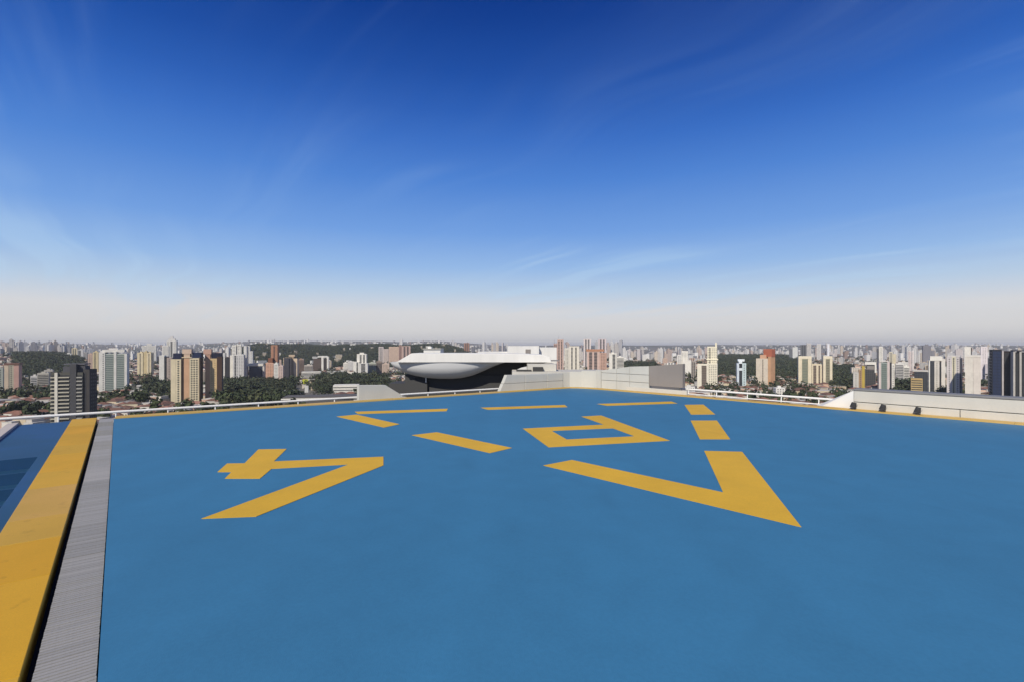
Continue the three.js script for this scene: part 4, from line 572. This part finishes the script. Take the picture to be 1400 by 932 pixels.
{
  const r = rng(31), list = [];
  for (let i = 0; i < 30000 && list.length < 8500; i++) {
    const px = -30 + r() * 1460, d = 470 + Math.pow(r(), 1.25) * 2690, x = (px - 700) / F * d; if (r() > (d / 3200) * 1.2 + 0.55) continue;
    const gy = ground(x, d), top = 472 + (EYE - gy - 7) / d * F; if (inWood(px, d) || top > edgeAt(px) - 1 || hit(x, d, 7)) continue;
    if (fbm(x / 140 + 500, d / 140 + 500, 71, 2) < 0.3) continue;
    list.push([x, d, gy, px]);
  }
  list.sort((a, b) => a[1] - b[1]);
  const restW = houseWalls.map(() => []), restR = roofMats.map(() => []);
  list.forEach(([x, d, gy, px], i) => {
    const u = unitHouses[Math.floor(r() * 5)], wv = Math.floor(Math.pow(r(), 1.5) * 4), big = r(), rv = big < 0.14 ? 0 : big < 0.4 ? 1 : big < 0.64 ? 2 : big < 0.88 ? 3 : 4, turn = Math.floor(r() * 4) * 1.571 + (r() - 0.5) * 0.6, sc = 0.85 + r() * 0.4, flat = rv === 2 || rv === 3;
    if (i < 300) {
      const g = thing('house', `${houseWalls[wv][1]} house with ${roofMats[rv][1]} roof ${where(px, d)}`, 'house', [x, gy, -d], turn, `${houseWalls[wv][1]} houses with ${roofMats[rv][1]} roofs ${where(px, d)}`); g.scale.setScalar(sc);
      mesh('wall', u.wall, wallMat(houseWalls[wv][0]), g); mesh('roof', u.roofs[flat ? 1 : 0], roofMats[rv][0], g).position.y = u.h + 0.004; mesh('window_panes', u.win, G.glass, g, 'stuff');
    } else { const m = new THREE.Matrix4().compose(new THREE.Vector3(x, gy, -d), new THREE.Quaternion().setFromAxisAngle(new THREE.Vector3(0, 1, 0), turn), new THREE.Vector3(sc, sc, sc)); restW[wv].push(u.wall.clone().applyMatrix4(m), ); const rg = u.roofs[flat ? 1 : 0].clone(); rg.translate(0, u.h + 0.004, 0); rg.applyMatrix4(m); restR[rv].push(rg); }
  });
  const rest = thing('house_sea', 'countless small houses filling the far streets', 'houses'); rest.userData.kind = 'stuff';
  restW.forEach((l, i) => l.length && mesh('house_walls', mergeGeometries(l), wallMat(houseWalls[i][0]), rest, 'stuff')); restR.forEach((l, i) => l.length && mesh('house_roofs', mergeGeometries(l), roofMats[i][0], rest, 'stuff'));
  console.log('houses', list.length);
}
{ // beyond about three kilometres the city is a sea of small pale blocks
  const r = rng(63), b = new Boxes(); b.c = [];
  for (let i = 0; i < 3200; i++) {
    const px = -20 + r() * 1440, d = 2300 + Math.pow(r(), 1.4) * 5200, x = (px - 700) / F * d; if (inWood(px, d) || (px > 300 && px < 650 && d < 3900 && r() < 0.93)) continue;
    const gy = ground(x, d), w = 8 + r() * 18, dp = 8 + r() * 10, h = 5 + Math.pow(r(), 4) * 34, v = 0.35 + r() * 0.4, c = r(); b.color = c < 0.14 ? [0.28, 0.20, 0.16] : c < 0.3 ? [0.2, 0.2, 0.21] : [v, v * 0.97, v * 0.92];
    b.box(x - w / 2, x + w / 2, gy - 2, gy + h, -d - dp, -d, 'bd');
  }
  tag(mesh('far_city', b.geometry(), new THREE.MeshStandardMaterial({ vertexColors: true, roughness: 0.95 }), scene), 'pale sea of far city blocks under the horizon', 'city', null, 'stuff');
}
// ───────────────────────────── trees ─────────────────────────────
function crownGeo(seed, n) { // a unit crown: lumps of leaf-clump faces
  const r = rng(seed), p = [], nn = [], lumps = Array.from({ length: 7 }, () => [(r() - 0.5) * 1.1, 0.15 + r() * 0.75, (r() - 0.5) * 1.1, 0.3 + r() * 0.28]);
  for (let i = 0; i < n; i++) {
    const l = lumps[i % 7], a = r() * 6.283, z = r() * 1.6 - 0.6, q = Math.sqrt(Math.max(0, 1 - z * z)), rad = l[3] * (0.75 + r() * 0.35), N = new THREE.Vector3(q * Math.cos(a), z, q * Math.sin(a)).normalize(), c = new THREE.Vector3(l[0], l[1], l[2]).addScaledVector(N, rad);
    const t = new THREE.Vector3(r() - 0.5, r() - 0.5, r() - 0.5).cross(N).normalize(), s = new THREE.Vector3().crossVectors(N, t), k = 0.1 + r() * 0.12; N.addScaledVector(t, (r() - 0.5) * 0.9).normalize();
    const v = [t.clone().multiplyScalar(k), s.clone().multiplyScalar(k), t.clone().multiplyScalar(-k), s.clone().multiplyScalar(-k)].map((e) => e.add(c).addScaledVector(N, (r() - 0.5) * 0.08));
    for (const j of [0, 1, 2, 0, 2, 3]) { p.push(v[j].x, v[j].y, v[j].z); nn.push(N.x, N.y, N.z); }
  }
  const g = new THREE.BufferGeometry(); g.setAttribute('position', new THREE.Float32BufferAttribute(p, 3)); g.setAttribute('normal', new THREE.Float32BufferAttribute(nn, 3)); return g;
}
{
  const crowns = [11, 12, 13].map((s) => crownGeo(s, 170)), coarse = [21, 22, 23].map((s) => crownGeo(s, 64));
  const leafMats = [[0.036, 0.05, 0.02], [0.052, 0.07, 0.026], [0.074, 0.082, 0.034]].map((c) => new THREE.MeshStandardMaterial({ color: col(...c), roughness: 0.95 })), leafWords = ['dark green', 'mid green', 'olive green'];
  const trunk = new THREE.CylinderGeometry(0.025, 0.045, 0.7, 6).translate(0, 0.2, 0), bark = new THREE.MeshStandardMaterial({ color: col(0.09, 0.07, 0.05), roughness: 1 });
  const r = rng(909), list = [];
  const woods = [[18, 112, 960, 2350, 3000], [304, 398, 640, 1010, 900], [432, 530, 830, 1190, 700], [330, 640, 1700, 3500, 9000], [982, 1096, 1230, 2900, 4200], [1138, 1168, 880, 1700, 500], [1222, 1248, 680, 960, 160], [1284, 1297, 560, 780, 70], [1342, 1420, 430, 640, 260], [852, 896, 1150, 2100, 700], [200, 245, 780, 1050, 260], [-30, 1430, 470, 1300, 2600], [-30, 1430, 1200, 3200, 3600]];
  for (const [p0, p1, d0, d1, n] of woods) for (let i = 0; i < n; i++) {
    const d = Math.sqrt(d0 * d0 + r() * (d1 * d1 - d0 * d0)), px = p0 + r() * (p1 - p0), x = (px - 700) / F * d, sz = 8 + r() * 8, gy = ground(x, d); if (p1 - p0 < 1000 && !inWood(px, d)) continue;
    const top = 472 + (EYE - gy - sz) / d * F; if (top > edgeAt(px) - 1 || hit(x, d, 2) || clearings.some((c) => d < c[1] && d > c[1] - 110 && Math.abs(px - c[0]) < c[2] * 0.14)) continue; if (p1 - p0 > 1000 && fbm(x / 90 + 700, d / 90 + 700, 73, 2) < 0.46) continue;
    list.push([x, d, gy - 0.6, sz]);
  }
  list.sort((a, b) => a[1] - b[1]);
  const inst = [0, 1, 2].map(() => []);
  list.forEach(([x, d, gy, sz], i) => {
    const k = Math.floor(r() * 3), c = Math.floor(Math.pow(r(), 1.3) * 3), turn = r() * 6.28, sx = sz * (0.55 + r() * 0.25), sy = sz * (0.6 + r() * 0.2);
    if (i < 300) {
      const g = thing('city_tree', `${leafWords[c]} broad tree ${where(700 + F * x / d, d)}`, 'tree', [x, gy, -d], turn, `${leafWords[c]} trees ${where(700 + F * x / d, d)}`);
      const t = mesh('trunk', trunk, bark, g); t.scale.set(sz, sz, sz); const cr = mesh('crown', crowns[k], leafMats[c], g); cr.scale.set(sx, sy, sx); cr.position.y = sz * 0.32;
    } else inst[k].push([x, gy + sz * 0.2, -d, sx * 1.1, sy * 1.1, turn, c]);
  });
  inst.forEach((l, k) => {
    const m = new THREE.InstancedMesh(coarse[k], new THREE.MeshStandardMaterial({ color: 0xffffff, roughness: 0.95 }), l.length), q = new THREE.Matrix4(), rr = rng(k + 5);
    l.forEach(([x, y, z, sx, sy, t, c], i) => { q.compose(new THREE.Vector3(x, y, z), new THREE.Quaternion().setFromAxisAngle(new THREE.Vector3(0, 1, 0), t), new THREE.Vector3(sx, sy, sx)); m.setMatrixAt(i, q); const v = 0.8 + rr() * 0.45, b = [[0.03, 0.042, 0.02], [0.042, 0.056, 0.025], [0.06, 0.066, 0.032]][c]; m.setColorAt(i, col(b[0] * v, b[1] * v, b[2] * v)); });
    m.name = numbered('far_woods'); m.castShadow = m.receiveShadow = true; tag(m, 'dense mass of far dark trees on the wooded hills', 'woods', null, 'stuff'); scene.add(m);
  });
  console.log('trees', list.length);
}

renderer.render(scene, camera);
